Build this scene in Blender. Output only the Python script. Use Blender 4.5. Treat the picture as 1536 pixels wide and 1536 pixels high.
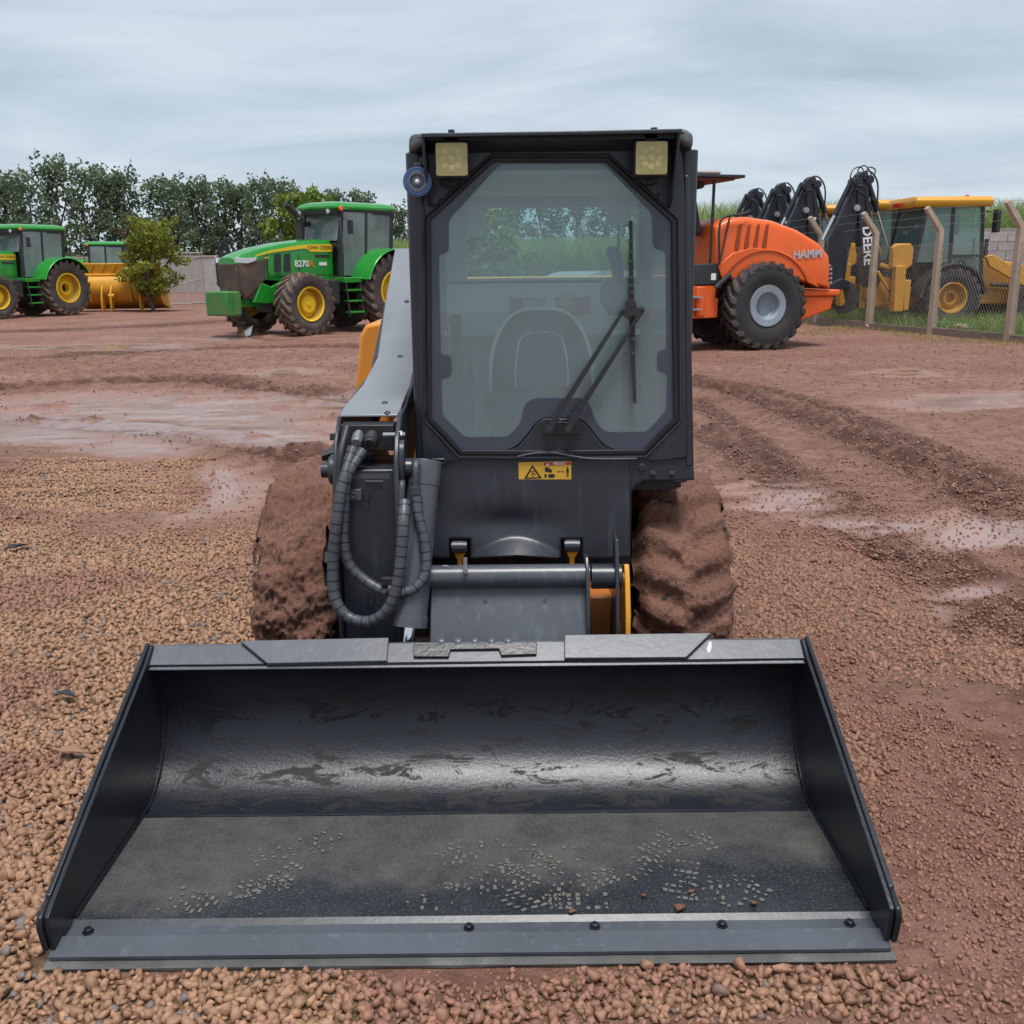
import bpy, bmesh, math, random
import numpy as np
from mathutils import Vector, Matrix, Euler
random.seed(7); RNG = np.random.default_rng(7)
sc = bpy.context.scene
for o in list(bpy.data.objects): bpy.data.objects.remove(o)
COL = sc.collection
R = math.radians; PI = math.pi

# ------------------------------------------------------------------ camera
F = 1480.0; CAMH = 1.6; HZ = 400.0
PITCH = math.atan((768 - HZ) / F); ROLL = R(0.6)
_f = np.array([0, math.cos(PITCH), -math.sin(PITCH)])
_u0 = np.array([0, math.sin(PITCH), math.cos(PITCH)]); _r0 = np.array([1.0, 0, 0])
_r = _r0 * math.cos(ROLL) - _u0 * math.sin(ROLL); _u = _r0 * math.sin(ROLL) + _u0 * math.cos(ROLL)
_C = np.array([0, 0, CAMH])
cd = bpy.data.cameras.new('camera'); cam = bpy.data.objects.new('camera', cd); COL.objects.link(cam)
cd.sensor_width = 36; cd.sensor_fit = 'HORIZONTAL'; cd.lens = 36 * F / 1536; cd.clip_start = 0.05; cd.clip_end = 3000
cam.matrix_world = Matrix(((_r[0], _u[0], -_f[0], 0), (_r[1], _u[1], -_f[1], 0), (_r[2], _u[2], -_f[2], CAMH), (0, 0, 0, 1)))
sc.camera = cam
def W(x, y, Y=None, z=None, X=None):
    """point of the place seen at a photo pixel, on the plane Y=, z= or X="""
    d = _f + _r * (x - 768) / F - _u * (y - 768) / F
    t = (Y / d[1]) if Y is not None else ((z - CAMH) / d[2] if z is not None else X / d[0])
    return Vector(_C + d * t)
def Wpl(x, y, p0, n):
    d = Vector(_f + _r * (x - 768) / F - _u * (y - 768) / F); c = Vector(_C)
    return c + d * ((Vector(p0) - c).dot(n) / d.dot(n))
def to_px(x, y, z):
    q = np.stack([x - _C[0], y - _C[1], z - _C[2]], -1); dd = q @ _f
    dd = np.where(dd > 0.05, dd, np.nan)
    return 768 + F * (q @ _r) / dd, 768 - F * (q @ _u) / dd

# ------------------------------------------------------------------ world, sun, exposure
SUN_EL, SUN_AZ = R(74), R(165)
wd = bpy.data.worlds.new('World'); sc.world = wd; wd.use_nodes = True
nt = wd.node_tree; nt.nodes.clear()
def N(nt, t, **k):
    n = nt.nodes.new(t)
    for a, v in k.items():
        if a == 'inp':
            for i, x in v.items(): n.inputs[i].default_value = x
        else: setattr(n, a, v)
    return n
def L(nt, a, b): nt.links.new(a, b)
def ramp(nt, fac, stops):
    n = N(nt, 'ShaderNodeValToRGB'); cr = n.color_ramp
    while len(cr.elements) < len(stops): cr.elements.new(0.5)
    for e, (p, c) in zip(cr.elements, stops):
        e.position = p; e.color = (c, c, c, 1) if isinstance(c, (int, float)) else (*c, 1)
    L(nt, fac, n.inputs[0]); return n.outputs[0]
def mixc(nt, fac, a, b, blend='MIX'):
    n = N(nt, 'ShaderNodeMix', data_type='RGBA', blend_type=blend)
    for i, v in ((0, fac), (6, a), (7, b)):
        if hasattr(v, 'is_output'): L(nt, v, n.inputs[i])
        elif i == 0: n.inputs[0].default_value = v
        else: n.inputs[i].default_value = (*v, 1)
    return n.outputs[2]
def math_(nt, op, a, b=0.0, clamp=False):
    n = N(nt, 'ShaderNodeMath', operation=op, use_clamp=clamp)
    for i, v in ((0, a), (1, b)):
        if hasattr(v, 'is_output'): L(nt, v, n.inputs[i])
        else: n.inputs[i].default_value = v
    return n.outputs[0]
def noise(nt, vec, scale, detail=4, rough=0.55, dist=0.0):
    n = N(nt, 'ShaderNodeTexNoise', inp={'Scale': scale, 'Detail': detail, 'Roughness': rough, 'Distortion': dist})
    if vec is not None: L(nt, vec, n.inputs['Vector'])
    return n.outputs['Fac']
sky = N(nt, 'ShaderNodeTexSky', sky_type='NISHITA', sun_disc=False, sun_elevation=SUN_EL, sun_rotation=SUN_AZ)
tc = N(nt, 'ShaderNodeTexCoord'); sp = N(nt, 'ShaderNodeSeparateXYZ'); L(nt, tc.outputs['Generated'], sp.inputs[0])
zz = math_(nt, 'ADD', math_(nt, 'MAXIMUM', sp.outputs[2], 0.0), 0.16)
cb = N(nt, 'ShaderNodeCombineXYZ'); L(nt, math_(nt, 'DIVIDE', sp.outputs[0], zz), cb.inputs[0]); L(nt, math_(nt, 'DIVIDE', sp.outputs[1], zz), cb.inputs[1])
mp = N(nt, 'ShaderNodeMapping', inp={'Rotation': (0, 0, R(25)), 'Scale': (0.62, 0.95, 1.0), 'Location': (3.1, 1.7, 0)}); L(nt, cb.outputs[0], mp.inputs[0])
n1 = noise(nt, mp.outputs[0], 1.25, 8, 0.54, 0.5)
cl = ramp(nt, n1, [(0.30, (0.150, 0.181, 0.214)), (0.45, (0.196, 0.228, 0.262)), (0.56, (0.240, 0.270, 0.300)), (0.70, (0.295, 0.318, 0.340))])
hz = ramp(nt, sp.outputs[2], [(0.0, 1.0), (0.22, 0.0)])
cl = mixc(nt, math_(nt, 'MULTIPLY', hz, 0.45), cl, (0.232, 0.270, 0.310))
nsk = N(nt, 'ShaderNodeVectorMath', operation='SCALE', inp={'Scale': 0.06}); L(nt, sky.outputs[0], nsk.inputs[0])
bg = N(nt, 'ShaderNodeBackground', inp={'Strength': 1.0}); L(nt, mixc(nt, 0.9, nsk.outputs[0], cl), bg.inputs[0])
wo = N(nt, 'ShaderNodeOutputWorld'); L(nt, bg.outputs[0], wo.inputs[0])
sl = bpy.data.lights.new('sun', 'SUN'); sl.energy = 1.5; sl.angle = R(22); sl.color = (1.0, 0.965, 0.92)
sun = bpy.data.objects.new('sun', sl); COL.objects.link(sun)
_sd = Vector((math.sin(SUN_AZ) * math.cos(SUN_EL), math.cos(SUN_AZ) * math.cos(SUN_EL), math.sin(SUN_EL)))
sun.rotation_euler = _sd.to_track_quat('Z', 'Y').to_euler()
vs = sc.view_settings; vs.view_transform = 'Standard'; vs.look = 'None'; vs.exposure = 1.42; vs.gamma = 1.0; vs.use_curve_mapping = False

# ------------------------------------------------------------------ materials
MATS = {}
def newmat(name):
    m = bpy.data.materials.new(name); m.use_nodes = True; nt = m.node_tree; nt.nodes.clear()
    out = N(nt, 'ShaderNodeOutputMaterial'); b = N(nt, 'ShaderNodeBsdfPrincipled'); L(nt, b.outputs[0], out.inputs[0])
    MATS[name] = m
    return m, nt, b, out
def obj_coord(nt): return N(nt, 'ShaderNodeTexCoord').outputs['Object']
def bump(nt, b, h, strength, dist=0.01):
    n = N(nt, 'ShaderNodeBump', inp={'Strength': strength, 'Distance': dist}); L(nt, h, n.inputs['Height']); L(nt, n.outputs[0], b.inputs['Normal'])
def paint(name, col, rough=0.4, var=0.18, dirt=0.0, dirtcol=(0.19, 0.105, 0.075), bmp=0.06, metal=0.0, scale=3.0, coat=0.0, spec=0.5, streak=0.0):
    m, nt, b, out = newmat(name); v = obj_coord(nt)
    n1 = noise(nt, v, scale, 6, 0.62); n2 = noise(nt, v, scale * 14, 4, 0.6)
    dk = tuple(c * (1 - var) for c in col); lt = tuple(min(1, c * (1 + var)) for c in col)
    c = mixc(nt, ramp(nt, n1, [(0.3, 0.0), (0.7, 1.0)]), dk, lt)
    if dirt > 0:
        dm = ramp(nt, math_(nt, 'ADD', math_(nt, 'MULTIPLY', n1, 0.6), math_(nt, 'MULTIPLY', n2, 0.4)), [(0.62 - 0.3 * dirt, 0.0), (0.80 - 0.2 * dirt, 1.0)])
        dm = math_(nt, 'MULTIPLY', dm, min(1.0, 0.35 + dirt)); c = mixc(nt, dm, c, dirtcol)
        L(nt, math_(nt, 'ADD', math_(nt, 'MULTIPLY', dm, 0.4), rough, True), b.inputs['Roughness'])
    else:
        L(nt, math_(nt, 'ADD', math_(nt, 'MULTIPLY', n2, 0.16), rough - 0.08, True), b.inputs['Roughness'])
    if streak > 0:
        mp = N(nt, 'ShaderNodeMapping', inp={'Scale': (26, 26, 1.6)}); L(nt, v, mp.inputs[0]); ns = noise(nt, mp.outputs[0], 1.0, 6, 0.6)
        c = mixc(nt, math_(nt, 'MULTIPLY', ramp(nt, ns, [(0.56, 0.0), (0.72, 1.0)]), streak), c, tuple(q * 2.6 + 0.012 for q in col))
        nf = noise(nt, v, 240, 2, 0.5); c = mixc(nt, math_(nt, 'MULTIPLY', ramp(nt, nf, [(0.70, 0.0), (0.74, 1.0)]), 0.55), c, (0.17, 0.15, 0.13))
    L(nt, c, b.inputs['Base Color']); b.inputs['Metallic'].default_value = metal
    b.inputs['Coat Weight'].default_value = coat; b.inputs['Coat Roughness'].default_value = 0.15
    b.inputs['Specular IOR Level'].default_value = spec
    if bmp: bump(nt, b, math_(nt, 'ADD', n2, math_(nt, 'MULTIPLY', n1, 2.0)), bmp, 0.004)
    return m
DK = paint('dark_grey_paint', (0.024, 0.029, 0.038), 0.33, 0.28, 0.05, (0.13, 0.105, 0.09), 0.12, scale=2.4, streak=0.35)
DK2 = paint('sky_sheen_grey_paint', (0.068, 0.076, 0.092), 0.32, 0.18, 0.03, (0.17, 0.14, 0.12), 0.10, streak=0.25)  # lighter copy of the dark paint, with sky sheen put into its colour
BK = paint('black_rubber_seal', (0.010, 0.010, 0.013), 0.5, 0.2, 0.0)
BUCKM = paint('bucket_paint', (0.011, 0.013, 0.019), 0.30, 0.3, 0.05, (0.15, 0.13, 0.115), 0.22, scale=4.0)
HOSE = paint('hose_wrap', (0.058, 0.065, 0.077), 0.42, 0.25, 0.08, (0.2, 0.15, 0.12), 0.2, scale=9)
HOSEB = paint('hose_black', (0.02, 0.021, 0.024), 0.5, 0.3, 0.1, bmp=0.1, scale=9)
CHROME = paint('chrome_rod', (0.75, 0.76, 0.78), 0.12, 0.05, 0, metal=1.0, bmp=0.0)
STEEL = paint('zinc_steel', (0.42, 0.43, 0.44), 0.38, 0.2, 0.05, metal=0.8, scale=8)
YEL = paint('machine_yellow', (0.62, 0.29, 0.025), 0.38, 0.10, 0.06, scale=2)
YELO = paint('machine_orange_yellow', (0.68, 0.25, 0.028), 0.4, 0.12, 0.05, (0.3, 0.16, 0.06), scale=2)
ORANGEB = paint('orange_box_paint', (0.42, 0.14, 0.035), 0.45, 0.12, 0.1, scale=5)
GRN = paint('tractor_green', (0.016, 0.24, 0.024), 0.26, 0.08, 0.02, coat=0.5, bmp=0.0)
GRNM = paint('tractor_green_muddy', (0.03, 0.20, 0.035), 0.45, 0.12, 0.5, bmp=0.05)
TYELD = paint('wheel_yellow_shade_dust', (0.42, 0.24, 0.025), 0.6, 0.2, 0.35, bmp=0.0, scale=2.5)  # rim channel yellow, darkened for shade as well as dust
TYEL = paint('wheel_yellow', (0.78, 0.50, 0.015), 0.34, 0.08, 0.08, bmp=0.0, scale=2.5)
DEEREY = paint('stripe_yellow', (0.80, 0.55, 0.02), 0.4, 0.05, 0.0, bmp=0.0)
ORG = paint('roller_orange', (0.72, 0.115, 0.016), 0.34, 0.10, 0.05, bmp=0.02, scale=1.5)
GRYW = paint('grey_wheel', (0.24, 0.29, 0.34), 0.4, 0.1, 0.06)
RUB = paint('tyre_rubber', (0.026, 0.026, 0.028), 0.6, 0.25, 0.10, (0.15, 0.095, 0.07), 0.2, scale=2.2)
RUBM = paint('tyre_rubber_dusty', (0.055, 0.046, 0.042), 0.72, 0.3, 0.35, (0.19, 0.125, 0.095), 0.25, scale=2.2)
LUGM = paint('tyre_lug_muddy', (0.13, 0.09, 0.07), 0.8, 0.3, 0.6, (0.21, 0.13, 0.095), 0.3, scale=2.5)
NAVY = paint('boom_navy', (0.018, 0.022, 0.031), 0.42, 0.2, 0.10, (0.16, 0.13, 0.12), 0.05)
CHAR = paint('charcoal_plastic', (0.024, 0.025, 0.028), 0.55, 0.2, 0.08)
MUDG = paint('muddy_grille', (0.075, 0.052, 0.042), 0.7, 0.3, 0.45)
CONC = paint('post_concrete', (0.40, 0.315, 0.245), 0.85, 0.14, 0.12, (0.32, 0.18, 0.12), 0.25, scale=3)
CURB = paint('kerb_concrete', (0.23, 0.175, 0.14), 0.9, 0.3, 0.55, (0.19, 0.09, 0.06), 0.3, scale=3)
BLOCK = paint('block_grey', (0.36, 0.34, 0.33), 0.9, 0.18, 0.1, (0.2, 0.18, 0.16), 0.3, scale=2)
MORTAR = paint('mortar_grey', (0.26, 0.245, 0.235), 0.95, 0.1)
GALV = paint('galvanised_wire', (0.33, 0.31, 0.29), 0.5, 0.3, 0.2, (0.22, 0.14, 0.1), metal=0.3, bmp=0)
WHITE = paint('white_print', (0.75, 0.76, 0.76), 0.45, 0.04, bmp=0.0)
SILV = paint('silver_print', (0.42, 0.43, 0.46), 0.4, 0.05, bmp=0.0)
RED = paint('red_print', (0.50, 0.045, 0.05), 0.45, 0.08, bmp=0.0)
DECY = paint('decal_yellow', (0.72, 0.42, 0.05), 0.4, 0.06, bmp=0.0)
INK = paint('ink_black', (0.02, 0.02, 0.02), 0.5, 0.0, bmp=0.0)
AMB = paint('amber_lens', (0.75, 0.18, 0.02), 0.2, 0.05, bmp=0.0)
REDL = paint('red_lens', (0.55, 0.03, 0.02), 0.2, 0.05, bmp=0.0)
LENS = paint('lamp_lens_cream', (0.50, 0.45, 0.20), 0.16, 0.14, bmp=0.3, scale=30)
HLENS = paint('head_lamp_lens', (0.62, 0.66, 0.70), 0.12, 0.1, bmp=0.0)
BLUE = paint('horn_blue', (0.05, 0.15, 0.40), 0.35, 0.1)
HORN = paint('horn_grey', (0.10, 0.115, 0.15), 0.45, 0.1)
SEAT = paint('seat_vinyl', (0.055, 0.066, 0.074), 0.45, 0.15, 0.0, bmp=0.1)
INTER = paint('cab_lining', (0.78, 0.82, 0.82), 0.7, 0.1, 0.05)
BARK = paint('bark', (0.10, 0.075, 0.055), 0.9, 0.3, 0.2, bmp=0.5, scale=3)
CARD = paint('cardboard', (0.26, 0.15, 0.09), 0.85, 0.2, 0.2)
PALEP = paint('pale_paper', (0.42, 0.47, 0.50), 0.7, 0.2, 0.2)
TARP = paint('canopy_cloth', (0.33, 0.26, 0.22), 0.8, 0.15, 0.1)
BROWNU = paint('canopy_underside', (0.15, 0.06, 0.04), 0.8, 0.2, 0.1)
def glass(name, tint, haze, hazecol, frough=0.03):
    m, nt, b, out = newmat(name)
    v = obj_coord(nt); n1 = noise(nt, v, 2.2, 5, 0.6)
    b.inputs['Base Color'].default_value = (*hazecol, 1); b.inputs['Roughness'].default_value = 0.9; b.inputs['Specular IOR Level'].default_value = 0
    t = N(nt, 'ShaderNodeBsdfTransparent', inp={0: (*tint, 1)}); g = N(nt, 'ShaderNodeBsdfGlossy', inp={'Roughness': frough})
    a = N(nt, 'ShaderNodeMixShader'); L(nt, math_(nt, 'MULTIPLY', ramp(nt, n1, [(0.2, 0.8), (0.8, 1.2)]), haze, True), a.inputs[0]); L(nt, t.outputs[0], a.inputs[1]); L(nt, b.outputs[0], a.inputs[2])
    fr = N(nt, 'ShaderNodeFresnel', inp={'IOR': 1.5}); c = N(nt, 'ShaderNodeMixShader'); L(nt, fr.outputs[0], c.inputs[0]); L(nt, a.outputs[0], c.inputs[1]); L(nt, g.outputs[0], c.inputs[2])
    L(nt, c.outputs[0], out.inputs[0]); return m
GLF = glass('door_glass', (0.86, 0.98, 0.98), 0.17, (0.72, 0.88, 0.92))
GLS = glass('side_glass', (0.86, 0.95, 0.95), 0.05, (0.4, 0.48, 0.5))
GLT = glass('tractor_glass', (0.74, 0.86, 0.84), 0.36, (0.44, 0.55, 0.55))
GLB = glass('backhoe_glass', (0.62, 0.78, 0.75), 0.28, (0.28, 0.40, 0.38))
FRIT = paint('glass_frit', (0.062, 0.075, 0.105), 0.22, 0.05, 0.03, bmp=0.0)

# muddy tyre coat
def mudmat():
    m, nt, b, out = newmat('wet_mud_coat'); v = obj_coord(nt)
    n1 = noise(nt, v, 5, 6, 0.65); n2 = noise(nt, v, 60, 5, 0.7)
    c = mixc(nt, ramp(nt, n1, [(0.3, 0), (0.7, 1)]), (0.150, 0.062, 0.039), (0.255, 0.125, 0.086))
    c = mixc(nt, math_(nt, 'MULTIPLY', ramp(nt, n2, [(0.3, 1), (0.5, 0)]), 0.5), c, (0.11, 0.05, 0.034))
    L(nt, c, b.inputs['Base Color']); L(nt, ramp(nt, n1, [(0.35, 0.75), (0.7, 0.45)]), b.inputs['Roughness'])
    bump(nt, b, math_(nt, 'ADD', n2, n1), 1.0, 0.016); return m
MUD = mudmat()
# bucket floor: dust, wet front, speckle
def floormat():
    m, nt, b, out = newmat('bucket_floor_worn'); v = obj_coord(nt)
    sp = N(nt, 'ShaderNodeSeparateXYZ'); L(nt, v, sp.inputs[0])
    n1 = noise(nt, v, 2.6, 6, 0.6, 0.4); n2 = noise(nt, v, 130, 4, 0.7); n3 = noise(nt, v, 14, 6, 0.7)
    # root is at y=3.9: floor spans local y -1.8 .. -1.3
    yy = math_(nt, 'ADD', math_(nt, 'MULTIPLY', sp.outputs[1], 1.6), math_(nt, 'MULTIPLY', n1, 0.75))
    yy = math_(nt, 'ADD', yy, math_(nt, 'MULTIPLY', sp.outputs[0], -0.17))
    dry = ramp(nt, math_(nt, 'ADD', yy, 2.9), [(0.60, 0.0), (0.80, 1.0)])
    sk = ramp(nt, n2, [(0.54, 0.0), (0.62, 1.0)])
    c = mixc(nt, ramp(nt, n3, [(0.3, 0), (0.7, 1)]), (0.011, 0.014, 0.018), (0.026, 0.031, 0.037))
    c = mixc(nt, math_(nt, 'MULTIPLY', sk, 0.42), c, (0.12, 0.118, 0.108))
    d = mixc(nt, ramp(nt, n3, [(0.3, 0), (0.75, 1)]), (0.030, 0.030, 0.032), (0.074, 0.071, 0.069))
    d = mixc(nt, math_(nt, 'MULTIPLY', ramp(nt, n1, [(0.52, 0), (0.68, 1)]), 0.5), d, (0.105, 0.095, 0.078))
    d = mixc(nt, math_(nt, 'MULTIPLY', sk, 0.3), d, (0.15, 0.145, 0.13))
    c = mixc(nt, math_(nt, 'MULTIPLY', dry, 0.9), c, d)
    L(nt, c, b.inputs['Base Color']); L(nt, math_(nt, 'ADD', math_(nt, 'MULTIPLY', dry, 0.28), 0.36), b.inputs['Roughness'])
    bump(nt, b, math_(nt, 'ADD', n2, n3), 0.25, 0.004); return m
FLOORM = floormat()
def shellmat():
    m, nt, b, out = newmat('bucket_shell_scuffed'); v = obj_coord(nt)
    n1 = noise(nt, v, 3.0, 7, 0.68, 0.5); mp = N(nt, 'ShaderNodeMapping', inp={'Scale': (1.0, 2.6, 2.6)}); L(nt, v, mp.inputs[0])
    n2 = noise(nt, mp.outputs[0], 6.5, 10, 0.78, 0.6); n3 = noise(nt, v, 90, 3, 0.6)
    sc_ = ramp(nt, n2, [(0.535, 0.0), (0.565, 1.0)])
    c = mixc(nt, ramp(nt, n1, [(0.3, 0), (0.7, 1)]), (0.0065, 0.008, 0.012), (0.0145, 0.0175, 0.025))
    c = mixc(nt, math_(nt, 'MULTIPLY', sc_, 0.8), c, (0.006, 0.005, 0.005))
    b.inputs['Coat Weight'].default_value = 0.0
    L(nt, c, b.inputs['Base Color'])
    L(nt, math_(nt, 'ADD', math_(nt, 'MULTIPLY', sc_, 0.38), math_(nt, 'ADD', math_(nt, 'MULTIPLY', n3, 0.14), 0.26)), b.inputs['Roughness'])
    bump(nt, b, math_(nt, 'ADD', n2, math_(nt, 'MULTIPLY', n3, 0.5)), 0.25, 0.006); return m
SHELLM = shellmat()
DUST = paint('dust_print', (0.115, 0.110, 0.098), 0.95, 0.25, bmp=0.0, scale=20)
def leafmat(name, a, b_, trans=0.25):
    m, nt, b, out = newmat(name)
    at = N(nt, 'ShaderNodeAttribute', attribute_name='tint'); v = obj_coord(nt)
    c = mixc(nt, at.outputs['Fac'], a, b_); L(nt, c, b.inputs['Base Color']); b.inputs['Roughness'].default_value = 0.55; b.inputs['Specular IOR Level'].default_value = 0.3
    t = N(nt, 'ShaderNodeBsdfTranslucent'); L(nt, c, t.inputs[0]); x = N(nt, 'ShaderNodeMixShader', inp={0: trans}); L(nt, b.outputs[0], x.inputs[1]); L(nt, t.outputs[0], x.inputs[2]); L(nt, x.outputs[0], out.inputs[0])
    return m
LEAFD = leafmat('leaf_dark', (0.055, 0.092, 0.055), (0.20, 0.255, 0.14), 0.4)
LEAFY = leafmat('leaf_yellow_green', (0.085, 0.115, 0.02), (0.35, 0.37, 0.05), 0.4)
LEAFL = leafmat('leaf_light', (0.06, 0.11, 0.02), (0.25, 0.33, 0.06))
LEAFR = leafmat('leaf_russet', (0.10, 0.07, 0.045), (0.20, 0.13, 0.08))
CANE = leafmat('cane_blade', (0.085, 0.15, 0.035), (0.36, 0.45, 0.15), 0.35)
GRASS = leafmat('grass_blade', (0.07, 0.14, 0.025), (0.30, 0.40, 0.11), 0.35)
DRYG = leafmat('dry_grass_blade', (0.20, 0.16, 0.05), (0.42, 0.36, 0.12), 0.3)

# ------------------------------------------------------------------ builders
class MB:
    def __init__(s): s.v = []; s.f = []; s.m = []
    def add(s, vs, fs, mi=0):
        b = len(s.v); s.v += [tuple(p) for p in vs]; s.f += [tuple(i + b for i in f) for f in fs]; s.m += [mi] * len(fs); return s
    def box(s, x0, x1, y0, y1, z0, z1, mi=0):
        return s.add([(x0,y0,z0),(x1,y0,z0),(x1,y1,z0),(x0,y1,z0),(x0,y0,z1),(x1,y0,z1),(x1,y1,z1),(x0,y1,z1)],
                     [(0,3,2,1),(4,5,6,7),(0,1,5,4),(1,2,6,5),(2,3,7,6),(3,0,4,7)], mi)
    def obox(s, c, size, rot=(0, 0, 0), mi=0):
        e = Euler(rot).to_matrix(); hx, hy, hz = (q / 2 for q in size); c = Vector(c)
        vs = [c + e @ Vector((a*hx, b*hy, d*hz)) for d in (-1, 1) for a, b in ((-1,-1),(1,-1),(1,1),(-1,1))]
        return s.add(vs, [(0,3,2,1),(4,5,6,7),(0,1,5,4),(1,2,6,5),(2,3,7,6),(3,0,4,7)], mi)
    def prism(s, pts, off, mi=0):
        n = len(pts); off = Vector(off); a = [Vector(p) for p in pts]; b = [p + off for p in a]
        nrm = Vector((0, 0, 0))
        for i in range(n): nrm += a[i].cross(a[(i+1) % n])
        fl = nrm.dot(off) > 0
        fs = [tuple(range(n))[::-1] if fl else tuple(range(n)), tuple(range(n, 2*n)) if fl else tuple(range(n, 2*n))[::-1]]
        for i in range(n):
            j = (i+1) % n; q = (i, j, j+n, i+n); fs.append(q if fl else q[::-1])
        return s.add(a + b, fs, mi)
    def ring(s, outer, inner, off, mi=0):
        """plate with a hole: two loops of equal length"""
        n = len(outer); off = Vector(off); O = [Vector(p) for p in outer]; I = [Vector(p) for p in inner]
        vs = O + I + [p + off for p in O] + [p + off for p in I]; fs = []
        for i in range(n):
            j = (i+1) % n
            fs += [(i, j, n+j, n+i), (2*n+i, 3*n+i, 3*n+j, 2*n+j), (i, 2*n+i, 2*n+j, j), (n+i, n+j, 3*n+j, 3*n+i)]
        return s.add(vs, fs, mi)
    def tube(s, path, r, n=10, cap=True, mi=0, closed=False):
        P = [Vector(p) for p in path]; k = len(P); rr = r if isinstance(r, (list, tuple)) else [r] * k
        T = []
        for i in range(k):
            a = P[(i-1) % k] if closed or i > 0 else P[i]; b = P[(i+1) % k] if closed or i < k-1 else P[i]
            T.append((b - a).normalized())
        up = Vector((0, 0, 1)) if abs(T[0].z) < 0.9 else Vector((1, 0, 0))
        nx = T[0].cross(up).normalized(); vs = []
        for i in range(k):
            nx = (nx - T[i] * nx.dot(T[i])).normalized(); ny = T[i].cross(nx)
            for j in range(n):
                a = 2 * PI * j / n; vs.append(P[i] + (nx * math.cos(a) + ny * math.sin(a)) * rr[i])
        fs = []
        for i in range(k if closed else k - 1):
            i2 = (i+1) % k
            for j in range(n): fs.append((i*n+j, i*n+(j+1) % n, i2*n+(j+1) % n, i2*n+j))
        if cap and not closed: fs += [tuple(range(n))[::-1], tuple(range((k-1)*n, k*n))]
        return s.add(vs, fs, mi)
    def lathe(s, prof, o, axis, n=32, mi=0, closed=False, cap=True):
        """prof: (along, radius)"""
        A = Vector(axis).normalized(); o = Vector(o); up = Vector((0, 0, 1)) if abs(A.z) < 0.9 else Vector((1, 0, 0))
        U = A.cross(up).normalized(); V = A.cross(U); k = len(prof)
        vs = [o + A * a + (U * math.cos(2*PI*j/n) + V * math.sin(2*PI*j/n)) * r for a, r in prof for j in range(n)]
        fs = []
        for i in range(k if closed else k - 1):
            i2 = (i+1) % k
            for j in range(n): fs.append((i*n+j, i2*n+j, i2*n+(j+1) % n, i*n+(j+1) % n))
        if not closed and cap:
            if prof[0][1] > 1e-4: fs.append(tuple(range(n)))
            if prof[-1][1] > 1e-4: fs.append(tuple(range((k-1)*n, k*n))[::-1])
        return s.add(vs, fs, mi)
    def bolt(s, p, axis, r, h, mi=0): return s.lathe([(0, r), (h, r), (h, 0.0)], p, axis, 6, mi)
    def dome(s, p, axis, r, h, n=14, mi=0): return s.lathe([(0, r), (h*0.5, r*0.92), (h*0.85, r*0.6), (h, 0.0)], p, axis, n, mi)
    def xf(s, M):
        s.v = [tuple(M @ Vector(p)) for p in s.v]; return s
    def text(s, txt, M, size=1.0, depth=0.004, mi=0, bold=0.0, spacing=1.0, xs=1.0, shear=0.0):
        cu = bpy.data.curves.new('t', 'FONT'); cu.body = txt; cu.size = size; cu.extrude = depth / 2; cu.align_x = 'CENTER'; cu.align_y = 'CENTER'
        cu.offset = bold; cu.space_character = spacing; cu.resolution_u = 3; cu.shear = shear
        o = bpy.data.objects.new('t', cu); COL.objects.link(o); dg = bpy.context.evaluated_depsgraph_get(); dg.update()
        me = bpy.data.meshes.new_from_object(o.evaluated_get(dg))
        s.add([M @ Vector((p.co.x * xs, p.co.y, p.co.z)) for p in me.vertices], [tuple(q.vertices) for q in me.polygons], mi)
        bpy.data.objects.remove(o); bpy.data.curves.remove(cu); bpy.data.meshes.remove(me); return s
    def build(s, name, mat, parent=None, org=None, bevel=0.0, smooth=38, seg=2, kind=None):
        me = bpy.data.meshes.new(name)
        if org is None and parent is not None: org = parent.get('_org', None)
        vs = s.v
        if org is not None:
            ox, oy, oz = org; vs = [(a-ox, b-oy, c-oz) for a, b, c in vs]
        me.from_pydata(vs, [], s.f); me.validate()
        for m in (mat if isinstance(mat, (list, tuple)) else [mat]): me.materials.append(m)
        if isinstance(mat, (list, tuple)) and len(me.polygons) == len(s.m): me.polygons.foreach_set('material_index', s.m)
        me.shade_smooth()
        if smooth < 180: me.set_sharp_from_angle(angle=R(smooth))
        o = bpy.data.objects.new(name, me); COL.objects.link(o)
        if parent is not None:
            o.parent = parent
            if '_org' in parent: o['_org'] = parent['_org']
        elif org is not None: o.location = org
        if bevel > 0:
            md = o.modifiers.new('bevel', 'BEVEL'); md.width = bevel; md.segments = seg; md.limit_method = 'ANGLE'; md.angle_limit = R(40)
        if kind: o['kind'] = kind
        return o
def frame_M(o, x, z):
    """matrix whose local x / y / z axes run along x, up-in-plane and the outward normal"""
    x = Vector(x).normalized(); z = Vector(z).normalized(); y = z.cross(x)
    return Matrix(((x[0], y[0], z[0], o[0]), (x[1], y[1], z[1], o[1]), (x[2], y[2], z[2], o[2]), (0, 0, 0, 1)))
def thing(name, label, cat, loc=(0, 0, 0), rz=0.0, group=None, world=False):
    o = bpy.data.objects.new(name, None); COL.objects.link(o); o.empty_display_size = 0.2
    o.location = loc; o.rotation_euler = (0, 0, rz); o['label'] = label; o['category'] = cat
    if group: o['group'] = group
    if world: o['_org'] = tuple(loc)
    return o
def tag(o, label, cat, group=None):
    o['label'] = label; o['category'] = cat
    if group: o['group'] = group
    return o
def copy_tree(o, parent=None):
    c = o.copy(); COL.objects.link(c); c.parent = parent
    for ch in list(o.children): copy_tree(ch, c)
    return c
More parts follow.
